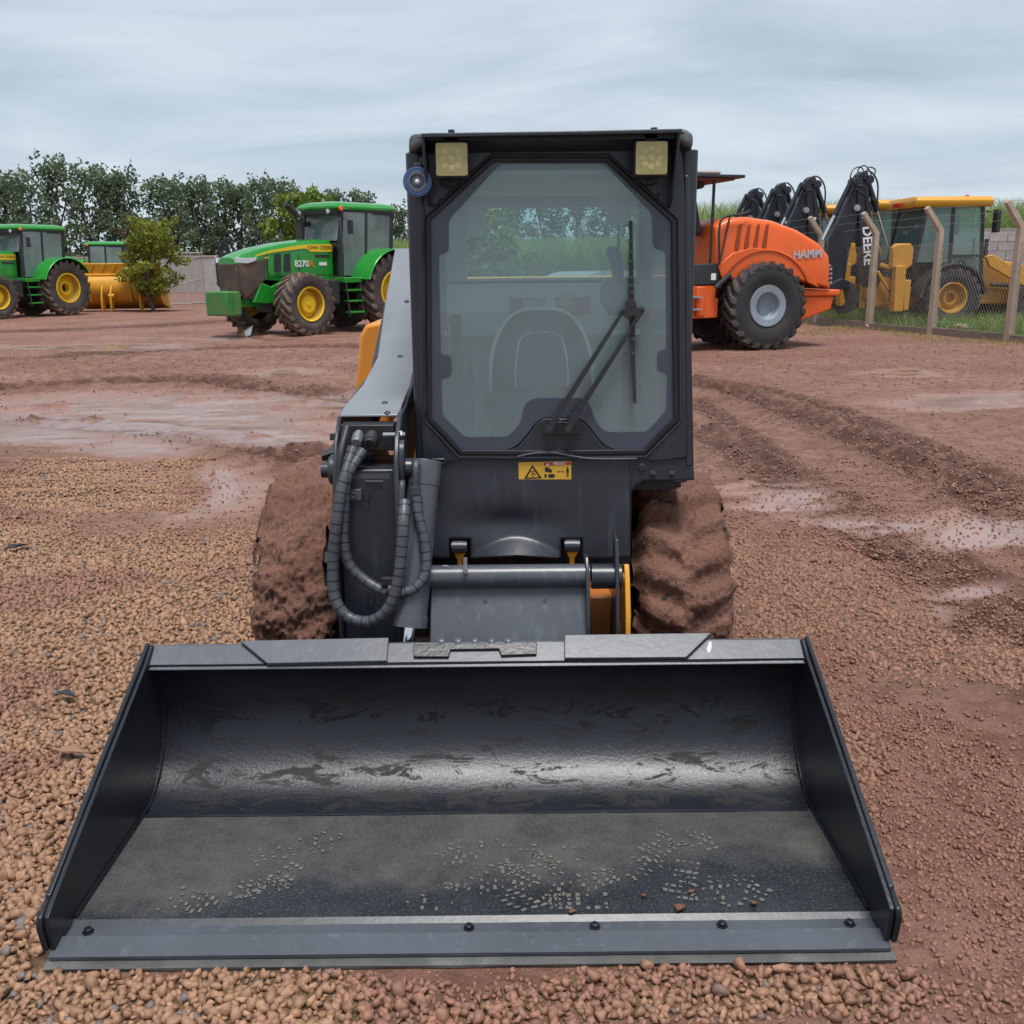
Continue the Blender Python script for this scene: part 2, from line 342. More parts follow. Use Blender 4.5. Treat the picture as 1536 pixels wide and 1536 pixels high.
def bez(pts, n=10):
    """Catmull-Rom through points"""
    P = [Vector(p) for p in pts]; P = [P[0]*2 - P[1]] + P + [P[-1]*2 - P[-2]]; out = []
    for i in range(1, len(P)-2):
        for j in range(n):
            t = j / n; a, b, c, d = P[i-1], P[i], P[i+1], P[i+2]
            out.append(0.5*((2*b)+(-a+c)*t+(2*a-5*b+4*c-d)*t*t+(-a+3*b-3*c+d)*t**3))
    return out + [P[-2]]
def fill_round(poly, r, n=4):
    """2D polygon with rounded corners"""
    out = []; k = len(poly)
    for i in range(k):
        p = Vector(poly[i]); a = Vector(poly[i-1]); b = Vector(poly[(i+1) % k])
        da, db = (a-p), (b-p); rr = min(r, da.length*0.45, db.length*0.45); s = p + da.normalized()*rr; e = p + db.normalized()*rr
        for j in range(n+1):
            t = j / n; out.append(s*(1-t)**2 + p*2*t*(1-t) + e*t*t)
    return out
# numpy value noise
_H = RNG.random((512, 512))
def vnoise(x, y):
    xi = np.floor(x).astype(np.int64); yi = np.floor(y).astype(np.int64); fx = x - xi; fy = y - yi
    fx = fx*fx*(3-2*fx); fy = fy*fy*(3-2*fy); g = lambda a, b: _H[a & 511, b & 511]
    return (g(xi, yi)*(1-fx)+g(xi+1, yi)*fx)*(1-fy)+(g(xi, yi+1)*(1-fx)+g(xi+1, yi+1)*fx)*fy
def fbm(x, y, o=4, g=0.5):
    s = 0; a = 1; t = 0
    for i in range(o): s = s + a*vnoise(x*2**i+17.3*i, y*2**i+9.1*i); t += a; a *= g
    return s / t
def sm(a, b, x):
    t = np.clip((x-a)/(b-a), 0, 1); return t*t*(3-2*t)
# ------------------------------------------------------------------ ground
def seg_dist(x, y, P):
    """distance to polyline and arclength"""
    best = np.full(x.shape, 1e9); arc = np.zeros(x.shape); acc = 0
    for (ax, ay), (bx, by) in zip(P[:-1], P[1:]):
        dx, dy = bx-ax, by-ay; l2 = dx*dx+dy*dy; l = math.sqrt(l2)
        t = np.clip(((x-ax)*dx+(y-ay)*dy)/l2, 0, 1); d = np.hypot(x-ax-t*dx, y-ay-t*dy); m = d < best
        best = np.where(m, d, best); arc = np.where(m, acc+t*l, arc); acc += l
    return best, arc
def pxline(pts): 
    P = [W(a, b, z=0.0) for a, b in pts]; return [(p.x, p.y) for p in bez(P, 8)]
TRACKS = [(pxline([(1020, 570), (1120, 596), (1250, 645), (1380, 705), (1480, 755), (1600, 830)]), 0.26, 0.045),
          (pxline([(1030, 566), (1190, 596), (1330, 650), (1470, 712), (1600, 775)]), 0.20, 0.03),
          (pxline([(1040, 640), (1110, 680), (1180, 730), (1290, 800), (1360, 850), (1450, 930), (1580, 1030)]), 0.22, 0.03),
          (pxline([(1040, 600), (1100, 640), (1180, 700), (1300, 770), (1450, 860), (1600, 960)]), 0.16, 0.018),
          (pxline([(-60, 585), (100, 575), (260, 570), (420, 585), (560, 600)]), 0.38, 0.05),
          (pxline([(-60, 630), (60, 632), (170, 640), (330, 660), (440, 690)]), 0.34, 0.05),
          (pxline([(-60, 545), (200, 528), (420, 520), (640, 520)]), 0.5, 0.03),
          (pxline([(-60, 500), (200, 490), (380, 480), (640, 472)]), 0.8, 0.03)]
WETS = [(230, 628, 330, 34), (250, 725, 130, 48), (390, 650, 95, 15), (330, 602, 190, 9), (245, 722, 100, 34), (55, 652, 130, 20), (500, 604, 130, 9), (430, 560, 60, 4), (180, 668, 120, 10),
        (1165, 755, 70, 30), (1090, 737, 70, 12), (1300, 782, 130, 14), (1440, 600, 120, 12), (1340, 560, 70, 6), (1250, 850, 60, 10), (1460, 800, 110, 20),
        (330, 508, 160, 3), (120, 520, 160, 4), (1380, 900, 90, 26), (1480, 880, 60, 14)]
GRAV = [(200, 1020, 420, 225), (-60, 900, 240, 150), (90, 720, 170, 46), (60, 760, 60, 30), (420, 900, 120, 90), (700, 1490, 760, 70), (-20, 1300, 330, 300), (1230, 890, 160, 60), (1330, 955, 110, 55),
        (1480, 985, 80, 45), (1230, 1180, 70, 70), (1330, 1500, 90, 60), (1110, 840, 60, 26), (290, 680, 70, 12)]
def blobs(px, py, L_, soft):
    m = np.zeros(px.shape)
    for cx, cy, rx, ry in L_:
        d = np.hypot((px-cx)/rx, (py-cy)/ry); m = np.maximum(m, 1-sm(1-soft, 1+soft, d))
    return m
def masks(x, y):
    px, py = to_px(x, y, np.zeros_like(x)); px = np.nan_to_num(px, nan=700.0); py = np.nan_to_num(py, nan=1700.0)
    jx = (fbm(x*1.3+5, y*1.3, 4)-0.5); jy = (fbm(x*1.3+50, y*1.3+20, 4)-0.5)
    sc_ = np.clip((py-400)/600, 0.02, 1.5)
    gx, gy = px+jx*260*sc_, py+jy*190*sc_
    g = blobs(gx, gy, GRAV, 0.34); w = blobs(px+jx*240*sc_, py+jy*60*sc_, WETS, 0.55)
    # the same kinds of ground go on outside the picture
    out = np.clip(sm(40, 400, np.abs(px-768)-768), 0, 1)
    g = g*(1-out)+out*sm(0.5, 0.62, fbm(x*0.35+3, y*0.35, 4))*(y < 7)
    near = y < 1.75
    g = np.where(near, sm(0.42, 0.6, fbm(x*0.5, y*0.5, 3)), g)
    w = w*(1-out)+out*0.6*sm(0.55, 0.7, fbm(x*0.3+13, y*0.6, 4))
    w = w*sm(0.35, 0.55, fbm(x*1.5+7, y*5.5+3, 5, 0.6)+0.14*w)
    return g, w*(1-g*0.8)
def gz(x, y, fine=True):
    x = np.asarray(x, float); y = np.asarray(y, float)
    g, w = masks(x, y)
    z = (fbm(x*0.5+2, y*0.5+8, 3)-0.5)*0.05*sm(3, 9, y)
    left = 1-sm(-1.5, 1.5, x)
    # churned mud: horizontal ridges on the left, clods on the right
    st = fbm(x*0.55+4, y*2.3+1, 5, 0.55)-0.5
    z = z+st*(0.16*left+0.04)*sm(5.4, 7.5, y)*(1-sm(26, 40, y))
    rough = (fbm(x*5+3, y*7+2, 5, 0.6)-0.5)
    z = z+rough*0.055*(1-g)*sm(2.5, 5, y)*(1-0.75*w)*(1-sm(30, 60, y))
    if fine: z = z+(fbm(x*16+9, y*20, 4, 0.6)-0.5)*0.016*(1-g)*(1-0.7*w)*(1-sm(9, 16, y))
    tr = np.zeros_like(x)
    for P, wd_, dep in TRACKS:
        d, arc = seg_dist(x, y, P); q = d/wd_
        prof = np.exp(-(q*1.35)**4)*-dep*0.8+np.exp(-((q-1.05)/0.30)**2)*dep*0.8
        lug = (np.abs(((arc/0.17+d*2.2) % 1)-0.5)*2-0.5)*dep*1.1*np.exp(-(q*1.3)**4)
        cl = (fbm(x*7, y*7, 4, 0.65)-0.5)*dep*3.0*np.exp(-(q/1.2)**2)
        z = z+(prof+lug+cl)*(1-g*0.7); tr = np.maximum(tr, np.exp(-(q/1.1)**4))
    flat = np.clip(w*1.3, 0, 1)*0.8
    z = z*(1-flat)+flat*(-0.012)
    # level ground where the machines stand
    foot = np.exp(-(np.maximum(np.abs(x+0.1)-1.15, 0)/0.25)**2-(np.maximum(np.abs(y-3.7)-1.8, 0)/0.25)**2)
    z = z*(1-0.9*foot)
    far = 1-sm(17, 22, y)*0.6
    return z*far, g, w, tr
def axis_pts(segs):
    out = []
    for a, b, n in segs: out += list(np.linspace(a, b, n, endpoint=False))
    return np.array(out)
xs = axis_pts([(-400, -60, 12), (-60, -20, 30), (-20, -9, 55), (-9, -3, 100), (-3, 3.2, 210), (3.2, 9.5, 110), (9.5, 20, 50), (20, 60, 30), (60, 401, 13)])
ys = np.concatenate([axis_pts([(-30, 0, 16), (0, 1.6, 20)]), 1.6*np.exp(np.linspace(0, math.log(60/1.6), 470, endpoint=False)), 60*np.exp(np.linspace(0, math.log(900/60), 26))])
GX, GY = np.meshgrid(xs, ys)
GZ, Gg, Gw, Gt = gz(GX, GY)
nx_, ny_ = len(xs), len(ys)
co = np.stack([GX, GY, GZ], -1).reshape(-1, 3).astype(np.float32)
ii = np.arange(nx_*ny_).reshape(ny_, nx_)
quads = np.stack([ii[:-1, :-1], ii[:-1, 1:], ii[1:, 1:], ii[1:, :-1]], -1).reshape(-1, 4)
def np_mesh(name, co, faces, mat, attrs=None, smooth=True):
    me = bpy.data.meshes.new(name); k = faces.shape[1]
    me.vertices.add(len(co)); me.vertices.foreach_set('co', np.ascontiguousarray(co, np.float32).ravel())
    me.loops.add(faces.size); me.loops.foreach_set('vertex_index', np.ascontiguousarray(faces, np.int32).ravel())
    me.polygons.add(len(faces)); me.polygons.foreach_set('loop_start', np.arange(0, faces.size, k, dtype=np.int32))
    me.update(calc_edges=True)
    if smooth: me.polygons.foreach_set('use_smooth', np.ones(len(faces), bool))
    for n, a in (attrs or {}).items():
        if a.ndim == 1:
            at = me.attributes.new(n, 'FLOAT', 'POINT'); at.data.foreach_set('value', np.ascontiguousarray(a, np.float32))
        else:
            at = me.attributes.new(n, 'FLOAT_COLOR', 'POINT'); at.data.foreach_set('color', np.ascontiguousarray(a, np.float32).ravel())
    if mat: me.materials.append(mat)
    return me
def groundmat():
    m, nt, b, out = newmat('wet_red_mud'); v = N(nt, 'ShaderNodeTexCoord').outputs['Object']
    A = lambda n: N(nt, 'ShaderNodeAttribute', attribute_name=n).outputs['Fac']
    g, w, t = A('gravel'), A('wet'), A('track')
    n1 = noise(nt, v, 0.55, 6, 0.6); n2 = noise(nt, v, 6, 7, 0.68); n3 = noise(nt, v, 55, 5, 0.7); n4 = noise(nt, v, 17, 5, 0.7)
    c = mixc(nt, ramp(nt, n1, [(0.32, 0), (0.68, 1)]), (0.235, 0.115, 0.084), (0.345, 0.195, 0.150))
    c = mixc(nt, math_(nt, 'MULTIPLY', ramp(nt, n2, [(0.36, 1), (0.58, 0)]), 0.7), c, (0.135, 0.060, 0.042))
    c = mixc(nt, math_(nt, 'MULTIPLY', ramp(nt, n4, [(0.60, 0), (0.74, 1)]), 0.5), c, (0.33, 0.20, 0.145))
    c = mixc(nt, math_(nt, 'MULTIPLY', t, math_(nt, 'MULTIPLY', ramp(nt, n2, [(0.46, 1), (0.72, 0)]), 0.92)), c, (0.085, 0.038, 0.026))
    gc = mixc(nt, ramp(nt, n4, [(0.35, 0), (0.65, 1)]), (0.13, 0.075, 0.048), (0.30, 0.19, 0.115))
    c = mixc(nt, g, c, gc)
    c = mixc(nt, math_(nt, 'MULTIPLY', w, 0.65), c, (0.275, 0.155, 0.125))
    L(nt, c, b.inputs['Base Color'])
    rg = math_(nt, 'ADD', math_(nt, 'MULTIPLY', n2, 0.4), 0.52)
    rg = math_(nt, 'SUBTRACT', rg, math_(nt, 'MULTIPLY', w, 0.62), True); rg = math_(nt, 'MAXIMUM', rg, 0.06); L(nt, math_(nt, 'ADD', math_(nt, 'MULTIPLY', w, 0.45), 0.22), b.inputs['Specular IOR Level'])
    L(nt, rg, b.inputs['Roughness'])
    h = math_(nt, 'ADD', math_(nt, 'MULTIPLY', n3, 0.5), math_(nt, 'ADD', n4, math_(nt, 'MULTIPLY', n2, 0.8)))
    bn = N(nt, 'ShaderNodeBump', inp={'Distance': 0.045}); L(nt, h, bn.inputs['Height']); L(nt, math_(nt, 'SUBTRACT', 1.0, math_(nt, 'MULTIPLY', w, 0.95), True), bn.inputs['Strength']); L(nt, bn.outputs[0], b.inputs['Normal'])
    return m
GM = groundmat()
gme = np_mesh('ground', co, quads, GM, {'gravel': Gg.ravel(), 'wet': Gw.ravel(), 'track': Gt.ravel()})
ground = bpy.data.objects.new('ground', gme); COL.objects.link(ground); ground['kind'] = 'structure'; ground['label'] = 'wet red mud yard with ruts and puddles'

# ------------------------------------------------------------------ gravel
def ico(sub):
    bm = bmesh.new(); bmesh.ops.create_icosphere(bm, subdivisions=sub, radius=1.0); bm.verts.ensure_lookup_table()
    v = np.array([p.co[:] for p in bm.verts]); f = np.array([[q.index for q in t.verts] for t in bm.faces]); bm.free(); return v, f
def stone_shapes(sub, k):
    v, f = ico(sub); out = []
    for i in range(k):
        p = v.copy()
        for j in range(9):                               # chip flat faces off a ball
            n = RNG.normal(size=3); n /= np.linalg.norm(n); d = RNG.uniform(0.36, 0.76); s = p @ n
            p = p - np.outer(np.maximum(s-d, 0), n)
        p += RNG.normal(size=p.shape)*0.03*(1 if sub == 1 else 0.6); p *= np.array([RNG.uniform(1.1, 1.65), RNG.uniform(0.95, 1.3), RNG.uniform(0.8, 1.1)]); out.append(p)
    return np.array(out), f
def rotmats(n):
    q = RNG.normal(size=(n, 4)); q /= np.linalg.norm(q, axis=1)[:, None]; w, x, y, z = q.T
    return np.stack([np.stack([1-2*(y*y+z*z), 2*(x*y-z*w), 2*(x*z+y*w)], -1), np.stack([2*(x*y+z*w), 1-2*(x*x+z*z), 2*(y*z-x*w)], -1), np.stack([2*(x*z-y*w), 2*(y*z+x*w), 1-2*(x*x+y*y)], -1)], 1)
def hull_shapes(k):
    out = []
    for i in range(k):
        bm = bmesh.new(); q = RNG.normal(size=(15, 3)); q /= np.linalg.norm(q, axis=1)[:, None]; q *= RNG.uniform(.82, 1.05, 15)[:, None]
        q *= np.array([RNG.uniform(1.0, 1.5), RNG.uniform(.85, 1.15), RNG.uniform(.62, .9)])
        for p in q: bm.verts.new(p)
        bmesh.ops.convex_hull(bm, input=bm.verts); bmesh.ops.delete(bm, geom=[v for v in bm.verts if not v.link_faces], context='VERTS'); bmesh.ops.triangulate(bm, faces=bm.faces); bm.verts.index_update()
        out.append((np.array([v.co[:] for v in bm.verts]), np.array([[v.index for v in f.verts] for f in bm.faces]))); bm.free()
    return out
HULLS = hull_shapes(28)
def stones_mesh(name, pos, size, col, sub, mat):
    k = RNG.integers(0, len(HULLS), len(pos)); VV, FF, CC, base = [], [], [], 0
    for i, (v, f) in enumerate(HULLS):
        m = np.where(k == i)[0]; n = len(m)
        if not n: continue
        V = np.einsum('nij,kj->nki', rotmats(n), v)*size[m][:, None, None]+pos[m][:, None, :]; nv = len(v)
        FF.append((f[None]+(np.arange(n)*nv)[:, None, None]).reshape(-1, 3)+base); VV.append(V.reshape(-1, 3)); CC.append(np.repeat(np.concatenate([col[m], np.ones((n, 1))], 1), nv, 0)); base += n*nv
    return np_mesh(name, np.concatenate(VV), np.concatenate(FF), mat, {'stone_col': np.concatenate(CC)}, smooth=False)
def stonemat():
    m, nt, b, out = newmat('river_gravel'); v = obj_coord(nt); a = N(nt, 'ShaderNodeAttribute', attribute_name='stone_col')
    n2 = noise(nt, v, 130, 4, 0.65)
    c = mixc(nt, math_(nt, 'MULTIPLY', ramp(nt, n2, [(0.35, 1), (0.6, 0)]), 0.3), a.outputs['Color'], (0.12, 0.06, 0.038))
    L(nt, c, b.inputs['Base Color']); L(nt, ramp(nt, n2, [(0.3, 0.5), (0.7, 0.75)]), b.inputs['Roughness']); bump(nt, b, n2, 0.35, 0.004); return m
STM = stonemat()
def scatter(x0, x1, y0, y1, sp):
    gx = np.arange(x0, x1, sp); gy = np.arange(y0, y1, sp*0.9); X, Y = np.meshgrid(gx, gy)
    X = X+RNG.uniform(-0.5, 0.5, X.shape)*sp; Y = Y+RNG.uniform(-0.5, 0.5, Y.shape)*sp
    return X.ravel(), Y.ravel()
def gravel_field(name, x0, x1, y0, y1, sp, sub, label, smin, smax):
    X, Y = scatter(x0, x1, y0, y1, sp)
    ok = (np.abs(X) < 0.62*Y+0.75)
    ok &= ~((X > -1.15) & (X < 0.93) & (Y > 1.985) & (Y < 2.9))
    X, Y = X[ok], Y[ok]
    z, g, w, t = gz(X, Y, False)
    muddy = 0.92*sm(-0.3, 0.5, X)*(1-0.9*w)*sm(0.24, 0.50, fbm(X*1.1+40, Y*1.1, 4))*(1-sm(5.5, 9.0, Y))+0.10*(1-sm(7, 11, Y))
    keep = RNG.random(len(X)) < np.maximum(sm(0.1, 0.55, g), muddy)
    X, Y, z, g, w = X[keep], Y[keep], z[keep], g[keep], w[keep]; n = len(X)
    size = RNG.uniform(smin, smax, n)*np.where(RNG.random(n) < 0.12, 1.35, 1.0)*(0.62+0.38*g)
    pos = np.stack([X, Y, z+size*np.where(g > 0.5, RNG.uniform(-0.15 if sub == 1 else 0.0, 0.5 if sub == 1 else 0.75, n), RNG.uniform(-0.30, 0.42, n))], 1)
    pos[:, 2] -= size*0.35*sm(0.3, 0.9, X)*(Y > 2.2)*(g > 0.5)
    tan = np.array([0.335, 0.190, 0.112]); brn = np.array([0.20, 0.098, 0.056]); gry = np.array([0.15, 0.125, 0.12]); red = np.array([0.215, 0.100, 0.070])
    u = RNG.random(n)[:, None]; k = RNG.random(n)
    col = tan*(0.55+0.45*u)+brn*(0.45-0.45*u); col = np.where((k < 0.05)[:, None], gry, col); col = np.where(((k > 0.9))[:, None], tan*1.22, col)
    patch = sm(0.52, 0.64, fbm(X*0.9+70, Y*1.4, 4))[:, None]*0.75
    right = sm(0.2, 1.0, X)[:, None]*0.76*(Y[:, None] > 1.9)
    mud = np.clip(np.maximum(patch, right)+(1-g[:, None])*0.6, 0, 0.92); col = col*(1-mud)+red*(0.85+0.4*u)*mud
    col *= RNG.uniform(0.86, 1.14, n)[:, None]
    o = bpy.data.objects.new(name, stones_mesh(name, pos, size, col, sub, STM)); COL.objects.link(o); o['kind'] = 'stuff'; o['label'] = label
    return n
ng = gravel_field('gravel', -2.9, 2.6, 1.55, 3.35, 0.0170, 2, 'loose tan and brown gravel stones around the bucket', 0.0070, 0.0170)
ng2 = gravel_field('gravel', -6.2, 5.6, 3.35, 8.5, 0.0250, 1, 'tan gravel spread over the mud behind the bucket', 0.0105, 0.0185)
X, Y = scatter(-11, 11, 5.0, 22, 0.07)
ok = (np.abs(X) < 0.58*Y+0.8) & ~((np.abs(X+0.1) < 1.2) & (Y < 5.8)); X, Y = X[ok], Y[ok]; z, g, w, t = gz(X, Y, False)
pr = (0.22+0.75*t+0.35*sm(.5, .62, fbm(X*.8+9, Y*2.4, 4)))*(1-w)*(1-g)*(1-sm(17, 24, Y)); kp = RNG.random(len(X)) < pr; X, Y, z = X[kp], Y[kp], z[kp]; n = len(X)
size = RNG.uniform(.006, .017, n)*(1+.6*(RNG.random(n) < .08)); pos = np.stack([X, Y, z+size*RNG.uniform(-.5, .3, n)], 1)
u = RNG.random(n)[:, None]; col = np.array([.12, .058, .042])*(1-u)+np.array([.27, .165, .13])*u
o = bpy.data.objects.new('mud_crumbs', stones_mesh('mud_crumbs', pos, size, col, 1, STM)); COL.objects.link(o); o['kind'] = 'stuff'; o['label'] = 'loose crumbs of red mud along the wheel ruts'
print('CRUMBS', n)
print('STONES', ng, ng2)
# ------------------------------------------------------------------ skid steer loader
SK = thing('skid_steer_loader', 'dark grey and yellow single-arm skid steer loader with its wide bucket resting on the gravel', 'skid steer', (-0.07, 3.9, 0), world=True)
def PP(pts, Y): return [W(a, b, Y=Y) for a, b in pts]
# ---- bucket
BX0, BX1 = -1.11, 0.889
prof = [(2.60, .035), (2.655, .040), (2.705, .056), (2.755, .086), (2.797, .128), (2.832, .182), (2.853, .240), (2.862, .300), (2.856, .355), (2.838, .402), (2.805, .432), (2.764, .438)]
b = MB(); NXB = 60
def shell(b, prof, th, x0, x1, nx, wob=0.0):
    P = [Vector((0, y, z)) for y, z in prof]; k = len(P); outp = []
    for i in range(k):
        t = (P[min(i+1, k-1)]-P[max(i-1, 0)]).normalized(); n = Vector((0, t.z, -t.y)); outp.append(P[i]+n*th)
    vs = []; fs = []
    for j in range(nx+1):
        x = x0+(x1-x0)*j/nx
        for i in range(k):
            w = wob*(fbm(np.array(x*3+i*0.4), np.array(i*0.5+2.0), 3)-0.5) if wob else 0
            vs.append((x, P[i].y+float(w), P[i].z))
        for i in range(k): vs.append((x, outp[i].y, outp[i].z))
    s = 2*k
    for j in range(nx):
        for i in range(k-1):
            a = j*s+i; c = (j+1)*s+i
            fs.append((a, a+1, c+1, c)); fs.append((a+k, c+k, c+k+1, a+k+1))
        fs.append((j*s, (j+1)*s, (j+1)*s+k, j*s+k)); fs.append((j*s+k-1, j*s+2*k-1, (j+1)*s+2*k-1, (j+1)*s+k-1))
    return b.add(vs, fs)
shell(b, prof, 0.012, BX0+0.012, BX1-0.012, NXB, 0.010)
BU = b.build('bucket', SHELLM, SK, smooth=60)
BU['label'] = 'wide scuffed dark bucket with dusty boot-printed floor'
# floor plate (a little wavy) with its front edge
b = MB(); nx = 70; ny = 14; vs = []; fs = []
for j in range(ny+1):
    y = 2.135+(2.612-2.135)*j/ny
    for i in range(nx+1):
        x = BX0+0.012+(BX1-BX0-0.024)*i/nx; vs.append((x, y, 0.0385+0.003*(float(fbm(np.array(x*4), np.array(y*6), 2))-0.5)))
for j in range(ny):
    for i in range(nx): a = j*(nx+1)+i; fs.append((a, a+1, a+nx+2, a+nx+1))
b.add(vs, fs)
b.box(BX0+.012, BX1-.012, 2.136, 2.612, .008, .034)
FL = b.build('floor_plate', FLOORM, BU)
b = MB(); b.prism([(BX0+.012, 2.116, .028), (BX0+.012, 2.1345, .0388), (BX0+.012, 2.1345, .030), (BX0+.012, 2.116, .024)], (BX1-BX0-.024, 0, 0)); b.build('floor_edge', DK, BU)
# weld bead along the floor seam
b = MB(); b.tube([(BX0+.02+i*0.05, 2.606+random.uniform(-.002, .002), .041) for i in range(40)], 0.005, 6); b.build('weld_seam', BUCKM, BU)
# cutting edge: worn lower blade, bevelled lip
b = MB(); n = 60
def strip(b, prof, x0, x1, n, amp):
    vs = []; k = len(prof); fs = []
    for i in range(n+1):
        x = x0+(x1-x0)*i/n
        for q, (y, z) in enumerate(prof):
            vs.append((x, y+amp*(float(fbm(np.array(x*7+q*3), np.array(q*1.7), 3))-0.5), z+amp*0.5*(float(fbm(np.array(x*9+q), np.array(3.3+q), 3))-0.5)))
    for i in range(n):
        for q in range(k):
            a = i*k+q; c = i*k+(q+1) % k; fs.append((a, a+k, c+k, c))
    fs += [tuple(range(k)), tuple(range(n*k, n*k+k))[::-1]]; b.add(vs, fs)
strip(b, [(1.992, .003), (1.990, .011), (2.030, .0155), (2.2, .0155), (2.2, .003)], BX0-.004, BX1+.004, n, 0.006)
b.build('cutting_edge', paint('worn_edge', (0.085, 0.086, 0.085), 0.55, 0.4, 0.25, (0.23, 0.19, 0.14), 0.3, scale=6), BU)
b = MB(); strip(b, [(2.014, .017), (2.012, .027), (2.070, .040), (2.078, .030), (2.125, .0295), (2.125, .017)], BX0+.002, BX1-.002, n, 0.0025); b.build('lip_plate', DK2, BU)
for px, py in ((128, 1404), (703, 1398), (893, 1395), (1085, 1393), (1277, 1390)):
    p = W(px, py, z=0.032); b = MB(); b.lathe([(0, .015), (.003, .015), (.003, .0105), (.010, .0105), (.011, .009), (.011, 0)], (p.x, 2.098, .0298), (0, 0, 1), 6); b.build('bolt', BUCKM, BU)
# side plates with edge bars
def side(x, s):
    out = [(2.826, .492), (2.764, .455), (2.375, .287), (2.055, .146), (2.020, .128), (2.018, .105), (2.030, .032), (2.10, .012), (2.60, .012), (2.70, .034), (2.78, .080), (2.84, .150), (2.876, .235), (2.882, .330), (2.862, .420)]
    b = MB(); b.prism([(x, y, z) for y, z in out], (s*0.012, 0, 0)); o = b.build('side_plate', BUCKM, BU, bevel=0.002)
    b = MB(); e = [(2.832, .497), (2.826, .440), (2.385, .248), (2.085, .118), (2.060, .128), (2.066, .156), (2.375, .2945)]
    b.prism([(x-s*0.0004, y, z) for y, z in e], (-s*0.014, 0, 0)); b.build('edge_bar', BUCKM, BU, bevel=0.003)
    b = MB(); b.prism([(x-s*0.0006, y, z) for y, z in [(2.062, .150), (2.014, .132), (2.006, .105), (2.022, .034), (2.12, .030), (2.13, .13)]], (-s*0.014, 0, 0)); b.build('heel_plate', BUCKM, BU, bevel=0.004)
    b = MB(); P = [(x+s*0.014, y, z) for y, z in [(2.14, .044), (2.6, .044)]+[(yy-0.004, zz+0.004) for yy, zz in prof[1:]]]; b.tube(bez(P, 5), 0.0055, 6); b.build('weld_seam', BUCKM, BU)
side(BX0, 1); side(BX1, -1)
# top rail: folded plate facing the sky
b = MB(); rp = [(2.756, .4365), (2.831, .489), (2.846, .484), (2.846, .440), (2.770, .4330)]
b.prism([(BX0+.012, y, z) for y, z in rp], (BX1-BX0-.024, 0, 0)); b.build('top_rail', DK2, BU, bevel=0.004)
rn = Vector((0, -(.489-.4365), (2.831-2.756))).normalized(); rp0 = Vector((0, 2.756, .4365))
def railpoly(pts, h, name, mat, lift=0.001):
    P = [Wpl(a, c, rp0+rn*h, rn) for a, c in pts]; b = MB(); b.prism([p for p in P], -rn*(h-lift)); return b.build(name, mat, BU, bevel=0.002)
railpoly([(360, 961), (583, 956), (580, 991), (401, 995)], .016, 'wear_pad', DK2)
railpoly([(847, 952), (1067, 949), (1029, 986), (847, 987)], .016, 'wear_pad', DK2)
railpoly([(620, 966), (805, 963), (805, 981), (752, 983), (748, 973), (676, 974), (673, 985), (620, 985)], .010, 'step_bracket', BUCKM)
b = MB(); p = Wpl(1064, 971, rp0, rn); b.prism([p+Vector((.007*math.cos(t)+.006*math.sin(t)+.0015*math.sin(5*t), 0, 0))+Vector((0, .022, .0155))*math.sin(t)*.8+rn*.0012 for t in np.linspace(0, 2*PI, 9, endpoint=False)], -rn*.001); b.build('paint_chip', SILV, BU)
for i in range(5):
    p = Wpl(662+i*25, 961, rp0, rn); b = MB(); b.dome(p-rn*0.002, rn, .014, .007, 10); b.build('weld_dot', DK2, BU)
# dusty boot prints: raised lug marks of dried dust
def footprint(px, py, ang, ln=0.25, kind=0, dens=0.8):
    c = W(px, py, z=.041); b = MB(); ca, sa = math.cos(ang), math.sin(ang); rows = int(ln/0.0185)
    for i in range(rows):
        t = i/(rows-1); wdt = 0.050*(0.75+0.35*math.sin(t*PI*1.1+0.3)) if kind == 0 else 0.042
        for q in range(-2, 3):
            if random.random() > dens: continue
            u = (t-0.5)*ln+(abs(q)*0.006 if kind == 0 else 0); v = q*wdt*0.42+random.uniform(-.0015, .0015)
            sl = (0.5 if q > 0 else -0.5) if kind == 0 else 0.0; l_, w_ = (.0165, .0085) if kind == 0 else (.013, .011)
            sc_ = random.uniform(0.45, 1.05); P = []
            for a, d in ((-1, -1), (1, -1), (1, 1), (-1, 1)):
                lx, ly = a*w_/2*sc_, d*l_/2*sc_; lx, ly = lx*math.cos(sl)-ly*math.sin(sl), lx*math.sin(sl)+ly*math.cos(sl)
                x, y = u+lx, v+ly; P.append((c.x+x*ca-y*sa, c.y+x*sa+y*ca, .0415))
            if all(2.145 < p[1] < 2.59 for p in P) and float(fbm(np.array(P[0][0]*22), np.array(P[0][1]*22), 2)) > .36: b.prism([(q[0]+random.uniform(-.0018, .0018), q[1]+random.uniform(-.0018, .0018), q[2]) for q in P], (0, 0, -0.0015))
    if b.v: b.build('boot_print', DUST, BU, kind='stuff')
